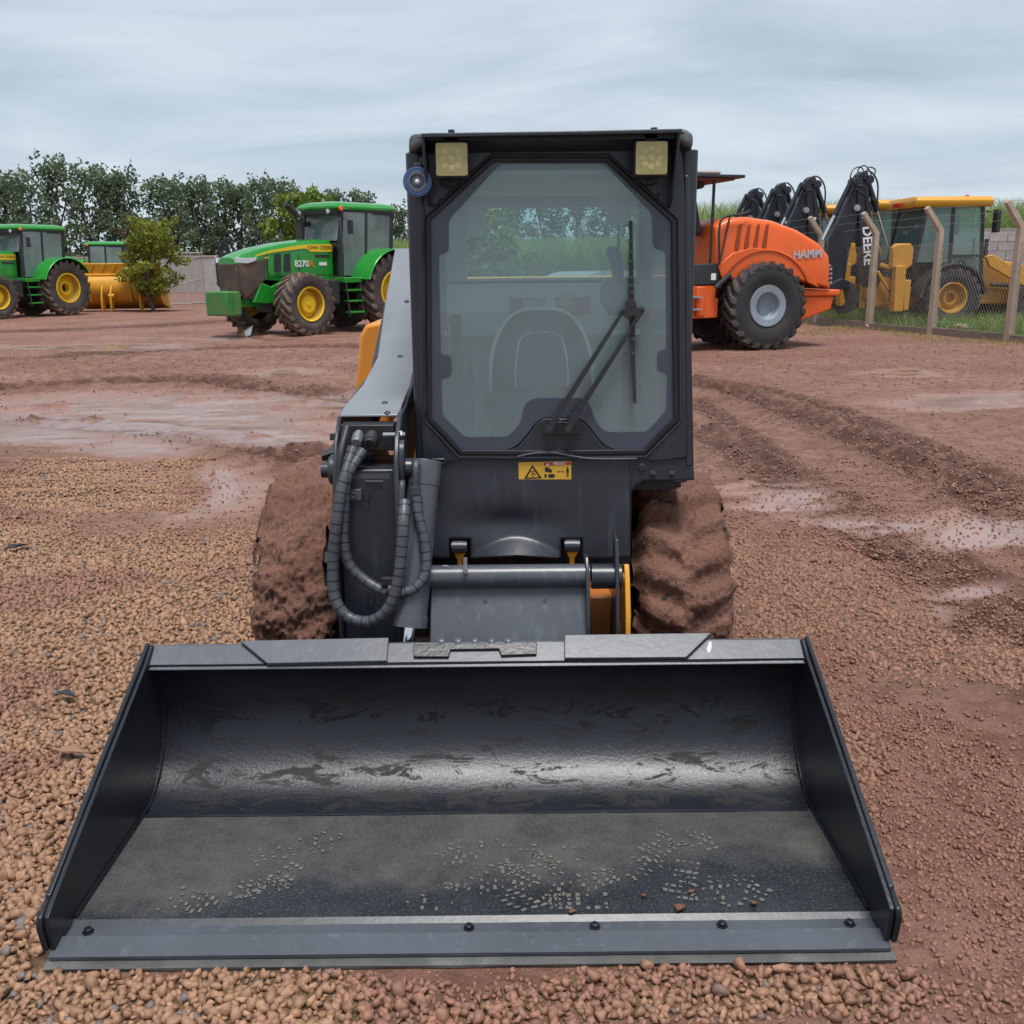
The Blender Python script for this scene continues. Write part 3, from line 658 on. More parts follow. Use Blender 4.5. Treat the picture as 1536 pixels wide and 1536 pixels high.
for a in [(352, 1340, .35, .24, 0, .8), (425, 1318, .9, .12, 1, .7), (372, 1360, 2.0, .14, 0, .7), (408, 1280, .5, .1, 1, .6), (485, 1262, .4, .14, 0, .45), (268, 1356, 1.2, .12, 1, .5),
          (780, 1282, 1.5, .10, 1, .85), (805, 1300, .9, .12, 1, .8), (728, 1318, .6, .20, 0, .8), (655, 1345, .5, .16, 0, .8), (862, 1322, .25, .20, 0, .85), (868, 1355, .0, .14, 1, .9), (795, 1348, -.6, .17, 0, .8),
          (700, 1275, .4, .18, 0, .5), (850, 1282, .5, .12, 1, .5), (985, 1272, .8, .15, 1, .7), (1022, 1318, 1.3, .16, 1, .75), (1040, 1262, -.5, .13, 0, .6), (1080, 1330, .2, .18, 0, .6), (1120, 1345, .9, .12, 1, .5), (965, 1300, 1.0, .12, 0, .5), (990, 1398, .0, .06, 1, .0001)]:
    footprint(*a)
# ---- quick hitch / carriage
b = MB(); b.prism([(-.262, 2.905, .44), (-.262, 2.925, .48), (-.262, 3.005, .615), (-.262, 3.03, .615), (-.262, 3.02, .40), (-.262, 2.93, .38)], (.505, 0, 0)); CAR = b.build('hitch_plate', DK2, SK, bevel=.004)
b = MB(); p0, p1 = W(640, 866, Y=3.0), W(884, 865, Y=3.0); b.tube([(p0.x-.02, 3.0, .645), (p1.x, 3.0, .645)], .036, 20); b.build('cross_tube', DK2, CAR)
b = MB(); b.tube([(p1.x+.006, 3.0, .640), (.345, 3.0, .640)], .040, 20); b.build('cross_tube', DK, CAR)
for px in (728, 817):
    p = W(px, 900, Y=2.975); b = MB(); b.lathe([(-.004, .0085), (.0008, .0085), (.0008, 0)], (p.x, 2.9765, .566), (0, -.86, .51), 12); b.build('bolt_hole', INK, CAR)
def vplate(px, pts, name, mat, th=.012, Yo=0.0):
    b = MB(); x = px; b.prism([(x, y, z) for y, z in pts], (th, 0, 0)); return b.build(name, mat, SK, bevel=.003)
vplate(W(878, 850, Y=2.98).x, [(2.90, .40), (2.905, .50), (2.96, .665), (3.0, .705), (3.05, .70), (3.07, .4)], 'hitch_rib', DK)
vplate(W(922, 850, Y=2.98).x, [(2.90, .38), (2.905, .50), (2.955, .66), (2.985, .765), (3.03, .77), (3.06, .65), (3.07, .38)], 'hitch_rib', DK)
vplate(W(936, 850, Y=3.0).x, [(2.92, .38), (2.93, .52), (2.97, .64), (3.0, .68), (3.06, .66), (3.08, .38)], 'side_lug', YEL, .016)
b = MB(); p0, p1 = W(885, 895, Y=3.06), W(917, 950, Y=3.06); b.box(p0.x, p1.x, 3.06, 3.16, .40, p0.z); b.build('stop_block', ORANGEB, SK, bevel=.008)
for py in (868, 926):
    p = W(941, py, Y=3.0); b = MB(); b.bolt((p.x-.01, 3.0, p.z), (1, 0, 0), .014, .016); b.lathe([(-.004, .020), (.002, .020), (.002, 0)], (p.x-.01, 3.0, p.z), (1, 0, 0), 14); b.build('bolt', YEL, SK)
b = MB(); b.tube([W(941, 868, Y=2.995), W(943, 926, Y=2.995)], .008, 8); b.build('lock_bar', YEL, SK)
b = MB(); b.box(-.25, .36, 3.16, 3.2, .38, .56); b.build('front_frame', ORANGEB, SK)
b = MB(); p = W(697, 850, Y=2.96); b.box(p.x-.004, p.x+.008, 2.955, 2.975, p.z-.022, p.z+.026); b.bolt((p.x+.002, 2.953, p.z-.01), (0, -1, 0), .008, .006); b.build('stop_pin', STEEL, CAR)
b = MB(); p = W(668, 851, Y=2.985); b.tube([p+Vector((.012*math.cos(t), -.004, .007*math.sin(t))) for t in np.linspace(0, 2*PI, 12, endpoint=False)], .0022, 6, closed=True); b.build('lynch_ring', STEEL, CAR)
# ---- body
b = MB(); b.box(-.50, .40, 3.42, 5.25, .30, .86); b.build('chassis', YELO, SK, bevel=.02)
b = MB(); b.prism([(-.47, 4.62, .80), (-.47, 4.62, 1.50), (-.47, 4.72, 1.555), (-.47, 5.35, 1.50), (-.47, 5.55, 1.40), (-.47, 5.62, .60), (-.47, 5.3, .55)], (1.0, 0, 0)); b.build('engine_cover', YEL, SK, bevel=.03, seg=3)
b = MB(); P = PP([(539, 505), (548, 487), (580, 482), (586, 482), (586, 640), (530, 640)], 4.35); b.prism(P, (0, .95, 0)); b.build('arm_tower', YELO, SK, bevel=.018, seg=3)
# ---- tyres
def tyre_thing(cx, cy, w, seed, clean, hide=False):
    r = .385; b = MB(); pr = [(-w/2, .20), (-w/2-.012, .29), (-w/2+.012, .35), (-w/2+.03, .375), (0, .385), (w/2-.03, .375), (w/2-.012, .35), (w/2+.012, .29), (w/2, .20)]
    b.lathe(pr, (cx, cy, .405), (1, 0, 0), 48)
    ty = b.build('tyre', RUB, SK, smooth=60)
    for k in range(20 if not hide else 10):
        for s in (-1, 1):
            b = MB(); a0 = 2*PI*(k+.5*(s > 0))/(20 if not hide else 10); P = []
            for xx, aa in ((0, -.02), (w/2*.98, .16), (w/2*.98, .28), (0, .08)):
                P.append(Vector((cx+s*xx, cy+math.cos(a0+aa)*.375, .405+math.sin(a0+aa)*.375)))
            nrm = Vector((0, math.cos(a0+.12), math.sin(a0+.12))); b.prism(P, nrm*.034); b.build('lug', RUB, ty, bevel=.004)
    b = MB(); b.lathe([(-.06, .20), (-.06, .16), (-.02, .14), (-.02, 0)], (cx, cy, .405), (1 if cx > 0 else -1, 0, 0), 28); b.build('rim', YEL, ty)
    if hide: return
    # caked mud over the tread
    na, nw = 220, 84; A, U = np.meshgrid(np.linspace(-0.2*PI, 1.25*PI, na), np.linspace(-1, 1, nw), indexing='ij')
    chev = np.abs(((A*20/(2*PI)-np.abs(U)*.55+(U > 0)*.5) % 1)-.5)*2*sm(.02, .22, np.abs(U))+.5*(1-sm(.02, .22, np.abs(U)))
    h = .030*sm(.2, .8, chev)+.004 if clean else .034*sm(.15, .7, chev)*.45+.016
    h = h+(fbm(A*6+seed, U*2.4+seed, 4, .55)-.5)*(.026 if clean else .040)+(fbm(A*30+seed, U*11+3, 4, .7)-.5)*(.022 if clean else .042)+.006
    edge = sm(.62, 1.0, np.abs(U)); rr = .402+h-edge*.030-(edge**3)*.075
    xx = cx+U*(w/2+.026+.012*(fbm(A*5+seed*2, U*0+seed, 3)-.5)*2)
    Yc, Zc = cy+np.cos(PI-A+0)*rr*1.0, .405+np.sin(PI-A)*rr
    co = np.stack([xx, Yc, Zc], -1).reshape(-1, 3)-np.array([-.07, 3.9, 0])
    ii = np.arange(na*nw).reshape(na, nw); q = np.stack([ii[:-1, :-1], ii[:-1, 1:], ii[1:, 1:], ii[1:, :-1]], -1)
    hole = (np.abs(U) > (.86 if clean else .70)) & (fbm(A*3.4+seed, U*2+seed*3, 4)-(.16 if clean else .06)*(1.3-np.abs(U)) > (.56 if clean else .52))
    keep = ~(hole[:-1, :-1] | hole[1:, 1:])
    me = np_mesh('mud_coat', co, q[keep], MUD); o = bpy.data.objects.new('mud_coat', me); COL.objects.link(o); o.parent = ty; o['kind'] = 'stuff'
tyre_thing(-.7575, 3.60, .275, 3.1, False); tyre_thing(.600, 3.60, .300, 8.4, True); tyre_thing(-.7575, 4.78, .275, 1, True, True); tyre_thing(.600, 4.78, .300, 2, True, True)
# ---- cab
CY = 3.25                                   # plane of the door
XL, XR = W(618, 500, Y=3.30).x, W(1037, 500, Y=3.30).x
cab = MB(); pr = fill_round([(XR, CY+.01), (XR, CY+.16), (XR-.05, CY+.16), (XR-.065, CY+.01)], .03)
cab.prism([(x, y, .885) for x, y in pr], (0, 0, 1.065))
CAB = cab.build('cab_frame', DK, SK, bevel=.004)
pr = fill_round([(XL, CY+.01), (XL, CY+.16), (XL+.05, CY+.16), (XL+.065, CY+.01)], .03); b = MB(); b.prism([(x, y, 0.93) for x, y in pr], (0, 0, 1.02)); b.build('front_post', DK, CAB, bevel=.004)
for x in (XL, XR-.05):
    b = MB(); b.box(x, x+.05, 4.32, 4.42, .86, 1.95); b.build('rear_post', DK, CAB, bevel=.008)
# roof with front visor
b = MB(); zt = W(828, 196, Y=3.11).z
def roof_sec(y, zt, x0, x1, zb):
    P = fill_round([(x0, zb), (x0, zt), (x1, zt), (x1, zb)], .085, 6); return [(p[0], y, p[1]) for p in P]
secs = [(3.15, zt+.002, W(640, 200, Y=3.15).x, W(1016, 200, Y=3.15).x, zt-.02), (3.25, zt+.012, XL+.016, XR-.024, 1.945), (3.42, zt+.03, XL-.002, XR-.004, 1.90), (4.3, zt+.03, XL-.002, XR+.002, 1.90), (4.5, zt-.02, XL+.01, XR-.01, 1.88)]
vs = []; fs = []; S = [roof_sec(*q) for q in secs]; k = len(S[0])
for q in S: vs += q
for i in range(len(S)-1):
    for j in range(k): fs.append((i*k+j, i*k+(j+1) % k, (i+1)*k+(j+1) % k, (i+1)*k+j))
fs += [tuple(range(k))[::-1], tuple(range((len(S)-1)*k, len(S)*k))]; b.add(vs, fs); RF = b.build('roof', DK, CAB, smooth=50)
b = MB()
vl, vr = W(632, 200, Y=3.10), W(1023, 193, Y=3.10)
b.prism([(vl.x, 3.10, vl.z), (vr.x, 3.10, vr.z), (XR-.03, 3.30, vr.z+.02), (XL+.03, 3.30, vl.z+.02)], (0, 0, -.012))
b.prism([(vl.x, 3.10, vl.z-.002), (vl.x+.004, 3.16, vl.z-.16), (vl.x+.004, 3.24, vl.z-.20), (vl.x, 3.28, vl.z)], (.008, 0, 0))
b.prism([(vr.x-.010, 3.10, vr.z-.002), (vr.x-.016, 3.16, vr.z-.18), (vr.x-.014, 3.24, vr.z-.22), (vr.x-.010, 3.28, vr.z)], (.008, 0, 0))
b.build('visor', DK, RF, bevel=.003)
for px in (677, 981):
    p = W(px, 193, Y=3.14); b = MB(); b.bolt((p.x, 3.14, vl.z+.004), (0, 0, 1), .011, .010); b.build('bolt', DK, RF)
# door panel with the octagonal opening
octo = [(738, 236), (825, 236), (912, 236), (963, 283), (1014, 330), (1016, 480), (1018, 630), (993, 655), (968, 681), (830, 683), (690, 682), (666, 656), (641, 630), (640, 480), (639, 328), (688, 282)]
outr = [(650, 204), (825, 202), (1018, 199), (1024, 240), (1027, 300), (1028, 480), (1030, 645), (1030, 686), (1000, 690), (830, 691), (650, 691), (634, 688), (632, 640), (628, 480), (626, 320), (628, 240)]
b = MB(); b.ring(PP(outr, CY), PP(octo, CY), (0, .035, 0)); DOOR = b.build('door_frame', DK, CAB, bevel=.003)
def inset(poly, d):
    c = Vector((sum(p[0] for p in poly)/len(poly), sum(p[1] for p in poly)/len(poly))); out = []
    k = len(poly)
    for i in range(k):
        p = Vector(poly[i]); a = (p-Vector(poly[i-1])).normalized(); e = (Vector(poly[(i+1) % k])-p).normalized()
        n = Vector((-(a.y+e.y), a.x+e.x)).normalized(); out.append(tuple(p+n*d))
    return out
b = MB(); b.ring(PP(octo, CY-.006), PP(inset(octo, 7), CY-.006), (0, .03, 0)); b.build('rubber_seal', BK, DOOR, bevel=.002)
b = MB(); b.tube(PP(inset(octo, -4), CY-.001), .0045, 8, closed=True); b.build('seal_lip', DK, DOOR)
glo = fill_round(inset(octo, 6), 10, 3)
# wiper bump cut out of the pane's foot
gl = [p for p in inset(octo, 6)]
gpoly = [gl[0], gl[2], gl[4], gl[6], (1010, 640), (970, 675), (920, 674), (905, 666), (892, 650), (880, 634), (866, 626), (815, 626), (803, 634), (790, 652), (776, 668), (758, 676), (696, 677), gl[12], gl[14]]
clear = [(750, 246), (905, 245), (978, 320), (980, 373), (999, 376), (1000, 525), (986, 526), (986, 556), (1001, 557), (1000, 615), (970, 648), (908, 648), (893, 632), (884, 604), (872, 597), (802, 597), (787, 606), (780, 636), (762, 655), (698, 656), (664, 624), (661, 566), (677, 564), (677, 533), (661, 532), (658, 381), (673, 379), (673, 330)]
def poly_fill(outer, holes, Y, th, name, mat, parent, bevel=0):
    bm = bmesh.new(); E = []
    for lp in [outer]+holes:
        vv = [bm.verts.new(W(a, c, Y=Y)) for a, c in lp]; E += [bm.edges.new((vv[i], vv[(i+1) % len(vv)])) for i in range(len(vv))]
    bmesh.ops.triangle_fill(bm, use_beauty=True, use_dissolve=False, edges=E)
    bmesh.ops.recalc_face_normals(bm, faces=bm.faces); r = bmesh.ops.extrude_face_region(bm, geom=list(bm.faces)); 
    for q in r['geom']:
        if isinstance(q, bmesh.types.BMVert): q.co.y += th
    bmesh.ops.recalc_face_normals(bm, faces=bm.faces); b = MB(); bm.verts.index_update(); b.add([v.co[:] for v in bm.verts], [tuple(v.index for v in f.verts) for f in bm.faces]); bm.free()
    return b.build(name, mat, parent, bevel=bevel)
PANE = poly_fill([tuple(p) for p in fill_round(gpoly, 8, 3)], [], CY+.010, .005, 'window_pane', GLF, DOOR)
FRY = CY+.0075
clr = [tuple(p) for p in fill_round(clear, 7, 3)]
poly_fill([tuple(p) for p in fill_round(gpoly, 8, 3)], [clr], FRY, .002, 'pane_border', FRIT, DOOR)
# foot of the door below the pane
poly_fill([(694, 683), (700, 677), (757, 678), (777, 670), (792, 653), (805, 635), (816, 628), (865, 628), (879, 636), (891, 652), (904, 668), (920, 676), (968, 677), (972, 683), (830, 684)], [], CY+.004, .014, 'door_foot', DK, DOOR, .003)
# lower apron with bent foot
b = MB(); X0p, X1p, Y0p, Y1p = 634, 945, 686, 837; nx, ny = 78, 42; vs = []; fs = []
def apron_Y(px, py):
    y0_ = 806+((px-775)/68.0)**2*28; t = min(1.2, max(0.0, (py-y0_)/28.0))
    dent = -.012*math.exp(-((px-765)/60)**2)*math.exp(-((py-785)/22)**2)
    cr = .004*math.exp(-((px-718)/4)**2)*math.exp(-((py-760)/40)**2)
    return CY+.012-.060*float(t)-dent*1.5-cr-.03*max(0, (py-690)/150)
for j in range(ny+1):
    for i in range(nx+1):
        px = X0p+(X1p-X0p)*i/nx; py = Y0p+(Y1p-Y0p)*j/ny
        if py > 832 and 704 < px < 846: py = 832+ (py-832)*(abs(px-775)/72)
        vs.append(W(px, py, Y=apron_Y(px, py)))
for j in range(ny):
    for i in range(nx):
        px = X0p+(X1p-X0p)*(i+.5)/nx; py = Y0p+(Y1p-Y0p)*(j+.5)/ny
        if py > 808 and (674 < px < 704 or 843 < px < 872): continue
        a = j*(nx+1)+i; fs.append((a, a+1, a+nx+2, a+nx+1)[::-1])
b.add(vs, fs); AP = b.build('front_apron', DK, CAB, smooth=60)
md = AP.modifiers.new('solid', 'SOLIDIFY'); md.thickness = .008; md.offset = -1
poly_fill([(944, 686), (1030, 686), (1041, 700), (1042, 721), (966, 722), (952, 730), (944, 745)], [], CY+.008, .10, 'wing_panel', DK, CAB, .006)
poly_fill([(1026, 262), (1035, 262), (1037, 480), (1041, 700), (1028, 700)], [], CY+.006, .06, 'corner_trim', DK, CAB, .006)
for q in ((689, 820), (858, 818)):
    p = W(*q, Y=3.24); b = MB(); b.tube([(p.x-.026, 3.235, p.z), (p.x+.026, 3.235, p.z)], .021, 16); b.tube([(p.x-.020, 3.235, p.z), (p.x+.012, 3.235, p.z)], .0225, 16); b.build('hinge_pin', DK, AP)
    b = MB(); b.prism([(p.x-.024, 3.235, p.z-.016), (p.x+.024, 3.235, p.z-.016), (p.x+.008, 3.235, p.z-.045), (p.x+.008, 3.235, p.z-.09), (p.x-.008, 3.235, p.z-.09), (p.x-.008, 3.235, p.z-.045)], (0, .03, 0)); b.build('hinge_bracket', YEL, AP, bevel=.002)
b = MB(); b.box(-.50, .42, 3.36, 3.38, .30, .90); b.build('gap_shade_sheet', CHAR, CAB)  # dark sheet added behind the apron to give the gap its shade
for q in ((979, 689), (1008, 682), (979, 711), (1008, 711)):
    p = W(*q, Y=CY+.008); b = MB(); b.dome(p, (0, -1, 0), .0115, .007); b.build('dome_bolt', DK, CAB)
p = W(963, 701, Y=CY+.008); b = MB(); b.lathe([(0, .0135), (.004, .0135), (.006, .011), (.006, 0)], p, (0, -1, 0), 18); b.build('plug_cap', DK, CAB)
for q in ((649, 307), (661, 300), (987, 292), (1003, 302)):
    p = W(*q, Y=CY); b = MB(); b.dome(p, (0, -1, 0), .0055, .004, 8); b.build('screw', INK, DOOR)
b = MB(); P = PP([(632, 293), (636, 330), (633, 370), (638, 420), (636, 520), (640, 600), (636, 630)], CY-.006); b.tube(bez(P, 6), .0035, 6); b.build('wiring', BK, DOOR)
b = MB(); P = PP([(776, 685), (800, 680), (830, 679), (858, 684), (890, 688), (955, 688)], CY-.004); b.tube(bez(P, 6), .004, 6); b.build('seal_strip', DK2, DOOR)
# latch
b = MB(); P = PP([(648, 689), (666, 689), (669, 692), (666, 695), (648, 695)], CY-.03); b.tube(P, .004, 8); p = W(652, 704, Y=CY-.03); b.box(p.x-.016, p.x+.016, CY-.035, CY+.01, p.z-.018, p.z+.016); b.bolt((p.x, CY-.035, p.z-.004), (0, -1, 0), .009, .008); b.build('door_latch', DK, DOOR, bevel=.002)
# work lights
for cx, cy in ((677.5, 239), (977.5, 237)):
    c = W(cx, cy, Y=3.13); h = .051; b = MB(); b.box(c.x-h, c.x+h, 3.135, 3.18, c.z-h, c.z+h); WL = b.build('work_light', CHAR, CAB, bevel=.004)
    b = MB(); b.prism([(c.x+p[0], 3.130, c.z+p[1]) for p in fill_round([(-.047, -.047), (.047, -.047), (.047, .047), (-.047, .047)], .008)], (0, .008, 0)); b.build('lens', LENS, WL)
    b = MB()
    for i in range(9):
        a = 2*PI*i/8; rr_ = .027 if i < 8 else 0; b.dome((c.x+rr_*math.cos(a), 3.1298, c.z+rr_*math.sin(a)), (0, -1, 0), .0115, .0016, 10)
    b.build('lens_facet', LENS, WL)
    b = MB()
    for i in range(19): b.box(c.x-.045, c.x+.045, 3.1288, 3.1305, c.z-.0445+.0049*i, c.z-.0445+.0049*i+.0012)
    b.build('lens_ribs', LENS, WL, kind='stuff')
    b = MB(); b.box(c.x-.018, c.x+.018, 3.15, 3.165, c.z+h-.004, c.z+h+.022); b.tube([(c.x-.02, 3.157, c.z+h+.010), (c.x+.02, 3.157, c.z+h+.010)], .006, 8); b.build('lamp_bracket', CHAR, WL)
    b = MB(); b.tube(bez([(c.x-.03, 3.17, c.z-h), (c.x-.04, 3.19, c.z-h-.012), (c.x-.01, 3.2, c.z-h-.022), (c.x+.03, 3.2, c.z-h-.016)], 6), .0035, 6); b.build('wiring', BK, WL)
# horn / beeper on the left corner
c = W(626.5, 273, Y=3.17); b = MB(); b.lathe([(0, .043), (.012, .043), (.018, .040), (.016, .034), (.020, .030), (.020, .022), (.014, .020), (.014, .015), (.020, .013), (.020, 0)], c, (0, -1, 0), 36); HN = b.build('horn', HORN, CAB)
b = MB(); b.lathe([(.008, .0435), (.016, .0435), (.016, .0405), (.008, .0405)], c, (0, -1, 0), 36, closed=True); b.lathe([(.016, .036), (.0195, .036), (.0195, .033), (.016, .033)], c, (0, -1, 0), 36, closed=True); b.build('ring', BLUE, HN)
b = MB(); b.dome(c+Vector((0, -.019, 0)), (0, -1, 0), .007, .005); b.build('centre_stud', WHITE, HN)
b = MB(); b.box(c.x-.012, c.x+.012, 3.165, 3.26, c.z+.01, c.z+.055); b.build('bracket', CHAR, HN, bevel=.002)
# ---- wiper
WY = CY-.03
b = MB(); b.prism(PP(fill_round([(812, 652), (820, 636), (842, 632), (870, 636), (872, 652)], 5), CY-.004), (0, .012, 0)); WI = b.build('wiper_motor_plate', DK, DOOR, bevel=.002)
def arm(p0, p1, p2, w0, w1):
    a, m_, e = (W(*q, Y=WY) for q in (p0, p1, p2)); b = MB()
    def bar(a, e, w0, w1, th, yo):
        d = (e-a).normalized(); n = Vector((d.z, 0, -d.x)); b.prism([a+n*w0+Vector((0, yo, 0)), e+n*w1+Vector((0, yo, 0)), e-n*w1+Vector((0, yo, 0)), a-n*w0+Vector((0, yo, 0))], (0, th, 0))
    bar(a, m_, .0105, .0105, .022, -.006); bar(m_, e, .0095, .0055, .010, 0); b.lathe([(0, .0115), (.03, .0115), (.03, 0)], a+Vector((0, .02, 0)), (0, -1, 0), 14)
    for t in (.42, .56): q = m_.lerp(e, t); b.dome(q+Vector((.004, 0, 0)), (0, -1, 0), .003, .003, 8)
    return b.build('wiper_arm', CHAR, WI, bevel=.0015)
arm((824, 645), (838, 620), (934, 468), 1, 1); arm((852, 645), (866, 620), (951, 487), 1, 1)
b = MB(); b.prism(PP([(930, 466), (938, 462), (940, 451), (953, 451), (956, 462), (966, 460), (967, 467), (951, 491), (946, 490), (955, 472), (941, 478), (936, 474)], WY-.004), (0, .014, 0))
for q in ((936, 466), (964, 465), (948, 459)): b.dome(W(*q, Y=WY-.004), (0, -1, 0), .0045, .004, 8)
b.build('wiper_head', CHAR, WI, bevel=.001)
b = MB(); P = PP([(946.5, 331), (947, 400), (948, 470), (950, 540), (953, 605)], WY+.012)
for i in range(4):
    a, e = P[i], P[i+1]; w0 = [.004, .0065, .009, .0065, .0035][i]; w1 = [.004, .0065, .009, .0065, .0035][i+1]; b.prism([a+Vector((w0, 0, 0)), e+Vector((w1, 0, 0)), e-Vector((w1, 0, 0)), a-Vector((w0, 0, 0))], (0, .008, 0))
WB = b.build('wiper_blade', CHAR, WI)
b = MB(); b.prism([P[0]+Vector((-.004, .008, 0)), P[4]+Vector((-.004, .008, 0)), P[4]+Vector((.001, .008, 0)), P[0]+Vector((.001, .008, 0))], (0, .012, 0)); b.build('rubber_strip', BK, WB)
for q in ((946, 362), (946.5, 378), (947, 392), (947, 416), (947.5, 428), (948, 438), (949.5, 508), (950, 530)):
    p = W(*q, Y=WY+.010); b = MB(); b.box(p.x-.006, p.x+.004, p.y-.003, p.y+.002, p.z-.004, p.z+.004); b.build('blade_clip', DK2, WB)
# ---- warning decal
c = W(817.5, 708, Y=CY); ex = (W(857, 707, Y=CY)-W(778, 709, Y=CY)); dw = ex.length; dh = .068; dY = apron_Y(817, 708)-.0014
Dm = frame_M((c.x, dY, c.z), (ex.x, 0, ex.z), (0, -1, 0))
def dpl(pts, z, name, mat, parent, th=.0006):
    b = MB(); b.prism([Dm @ Vector((x*dw, y*dh, z)) for x, y in pts], (0, th, 0)); return b.build(name, mat, parent)
DE = dpl(fill_round([(-.5, -.5), (.5, -.5), (.5, .5), (-.5, .5)], .05), .0008, 'warning_decal', DECY, AP, .002)
dpl([(-.02, .30), (.49, .30), (.49, .47), (-.02, .47)], .0012, 'red_header', RED, DE)
b = MB(); b.text('PERIGO', Dm @ Matrix.Translation((dw*.28, dh*.385, .0016)), .0125, .0004, bold=.0003); b.prism([Dm @ Vector((dw*x, dh*y, .0014)) for x, y in ((.015, .32), (.085, .32), (.05, .45))], (0, -.0004, 0)); b.build('lettering', WHITE, DE)
b = MB(); T = [(-.40, -.33), (-.06, -.33), (-.235, .36)]; t2 = [(-.345, -.27), (-.115, -.27), (-.235, .22)]
b.ring([Dm @ Vector((x*dw, y*dh, .0012)) for x, y in T], [Dm @ Vector((x*dw, y*dh, .0012)) for x, y in t2], (0, -.0004, 0))
for pts in ([(-.27, -.2), (-.25, -.2), (-.21, -.05), (-.23, -.02)], [(-.28, .02), (-.20, .06), (-.19, .02), (-.27, -.02)], [(-.22, -.05), (-.17, -.12), (-.18, -.15), (-.23, -.09)], [(-.24, -.23), (-.2, -.23), (-.2, -.2), (-.24, -.2)],
            [(.405, -.08), (.455, -.08), (.45, .14), (.41, .14)], [(.412, -.32), (.426, -.32), (.426, -.08), (.412, -.08)], [(.434, -.32), (.448, -.32), (.448, -.08), (.434, -.08)], [(.42, .16), (.44, .16), (.44, .23), (.42, .23)],
            [(.23, -.02), (.27, .02), (.27, -.06)], [(.27, -.03), (.33, -.03), (.33, -.01), (.27, -.01)], [(.37, -.02), (.33, .02), (.33, -.06)],
            [(.0, .0), (.12, -.06), (.14, .06), (.05, .22), (0, .22)], [(.09, -.32), (.16, -.32), (.2, -.22), (.16, -.12), (.09, -.12), (.05, -.22)], [(-.01, -.3), (.03, -.3), (.03, -.12), (-.01, -.12)]):
    b.prism([Dm @ Vector((x*dw, y*dh, .0012)) for x, y in pts], (0, -.0003, 0))
b.build('pictogram', INK, DE)
# ---- cab inside
b = MB(); b.box(XL+.02, XR-.02, 3.36, 4.40, .84, .87); b.build('cab_floor', CHAR, CAB)
b = MB(); b.box(XL+.04, XR-.04, 4.40, 4.43, .84, 1.545); b.box(XL+.04, XR-.04, 4.28, 4.40, 1.31, 1.335); b.build('rear_wall', INTER, CAB, bevel=.004)
b = MB(); b.ring([(XL+.02, 4.40, 1.53), (XR-.02, 4.40, 1.53), (XR-.02, 4.40, 1.93), (XL+.02, 4.40, 1.93)], [(-.185, 4.40, 1.552), (.565, 4.40, 1.552), (.565, 4.40, 1.843), (-.185, 4.40, 1.843)], (0, .03, 0)); b.build('rear_window_frame', INTER, CAB)
b = MB(); b.box(-.187, .567, 4.412, 4.416, 1.55, 1.845); b.build('rear_pane', GLS, CAB)
b = MB(); b.box(-.185, -.105, 4.38, 4.40, 1.73, 1.843); b.box(.42, .52, 4.38, 4.40, 1.775, 1.843); b.build('rear_blind', INTER, CAB)
for x in (XL+.012, XR-.018):
    b = MB(); b.box(x, x+.006, 3.41, 4.32, 1.02, 1.92); b.build('side_pane', GLS, CAB)
    b = MB(); b.box(x-.004, x+.016, 3.38, 4.34, .84, 1.03); b.build('side_sill', DK, CAB, bevel=.006)
    b = MB(); b.box(x-.002, x+.014, 3.38, 4.34, 1.90, 1.935); b.build('side_header', DK, CAB)
b = MB(); b.box(XL+.03, XR-.03, 3.34, 4.38, 1.885, 1.90); b.build('headliner', INTER, CAB)
# seat
def cushion(secs, name, parent, mat):
    """loft of rounded rectangles: (centre, half width, half depth, roundness, tilt)"""
    vs = []; fs = []; n = 20
    for (cx, cy, cz), hw, hd in secs:
        for j in range(n):
            a = 2*PI*j/n; ca, sa = math.cos(a), math.sin(a); e = .55
            vs.append((cx+hw*math.copysign(abs(ca)**e, ca), cy+hd*math.copysign(abs(sa)**e, sa), cz))
    k = len(secs)
    for i in range(k-1):
        for j in range(n): fs.append((i*n+j, i*n+(j+1) % n, (i+1)*n+(j+1) % n, (i+1)*n+j))
    fs += [tuple(range(n))[::-1], tuple(range((k-1)*n, k*n))]; b = MB(); b.add(vs, fs); return b.build(name, mat, parent, smooth=70)
scx = .125
ST = cushion([((scx, 3.80, 1.02), .16, .20), ((scx, 3.80, 1.03), .21, .24), ((scx, 3.80, 1.09), .23, .25), ((scx, 3.81, 1.12), .21, .23), ((scx, 3.82, 1.13), .15, .17)], 'seat', CAB, SEAT)
cushion([((scx, 4.02, 1.06), .17, .045), ((scx, 4.03, 1.09), .205, .06), ((scx, 4.06, 1.17), .205, .06), ((scx, 4.09, 1.27), .195, .058), ((scx, 4.11, 1.35), .165, .052), ((scx, 4.125, 1.40), .125, .045), ((scx, 4.13, 1.425), .08, .03)], 'backrest', ST, SEAT)
b = MB(); b.text('JCB', frame_M((scx+.01, 4.025, 1.345), (1, 0, 0), (0, -1, .2)), .075, .006, bold=.001); b.build('embossed_lettering', HORN, ST)
b = MB(); b.tube(bez([(scx-.205, 3.972, 1.08), (scx-.207, 3.975, 1.17), (scx-.196, 4.03, 1.27), (scx-.165, 4.058, 1.35), (scx-.125, 4.08, 1.402), (scx-.06, 4.10, 1.43), (scx+.06, 4.10, 1.43), (scx+.125, 4.08, 1.402), (scx+.165, 4.058, 1.35), (scx+.196, 4.03, 1.27), (scx+.207, 3.975, 1.17), (scx+.205, 3.972, 1.08)], 5), .007, 8); b.build('piping', INTER, ST)
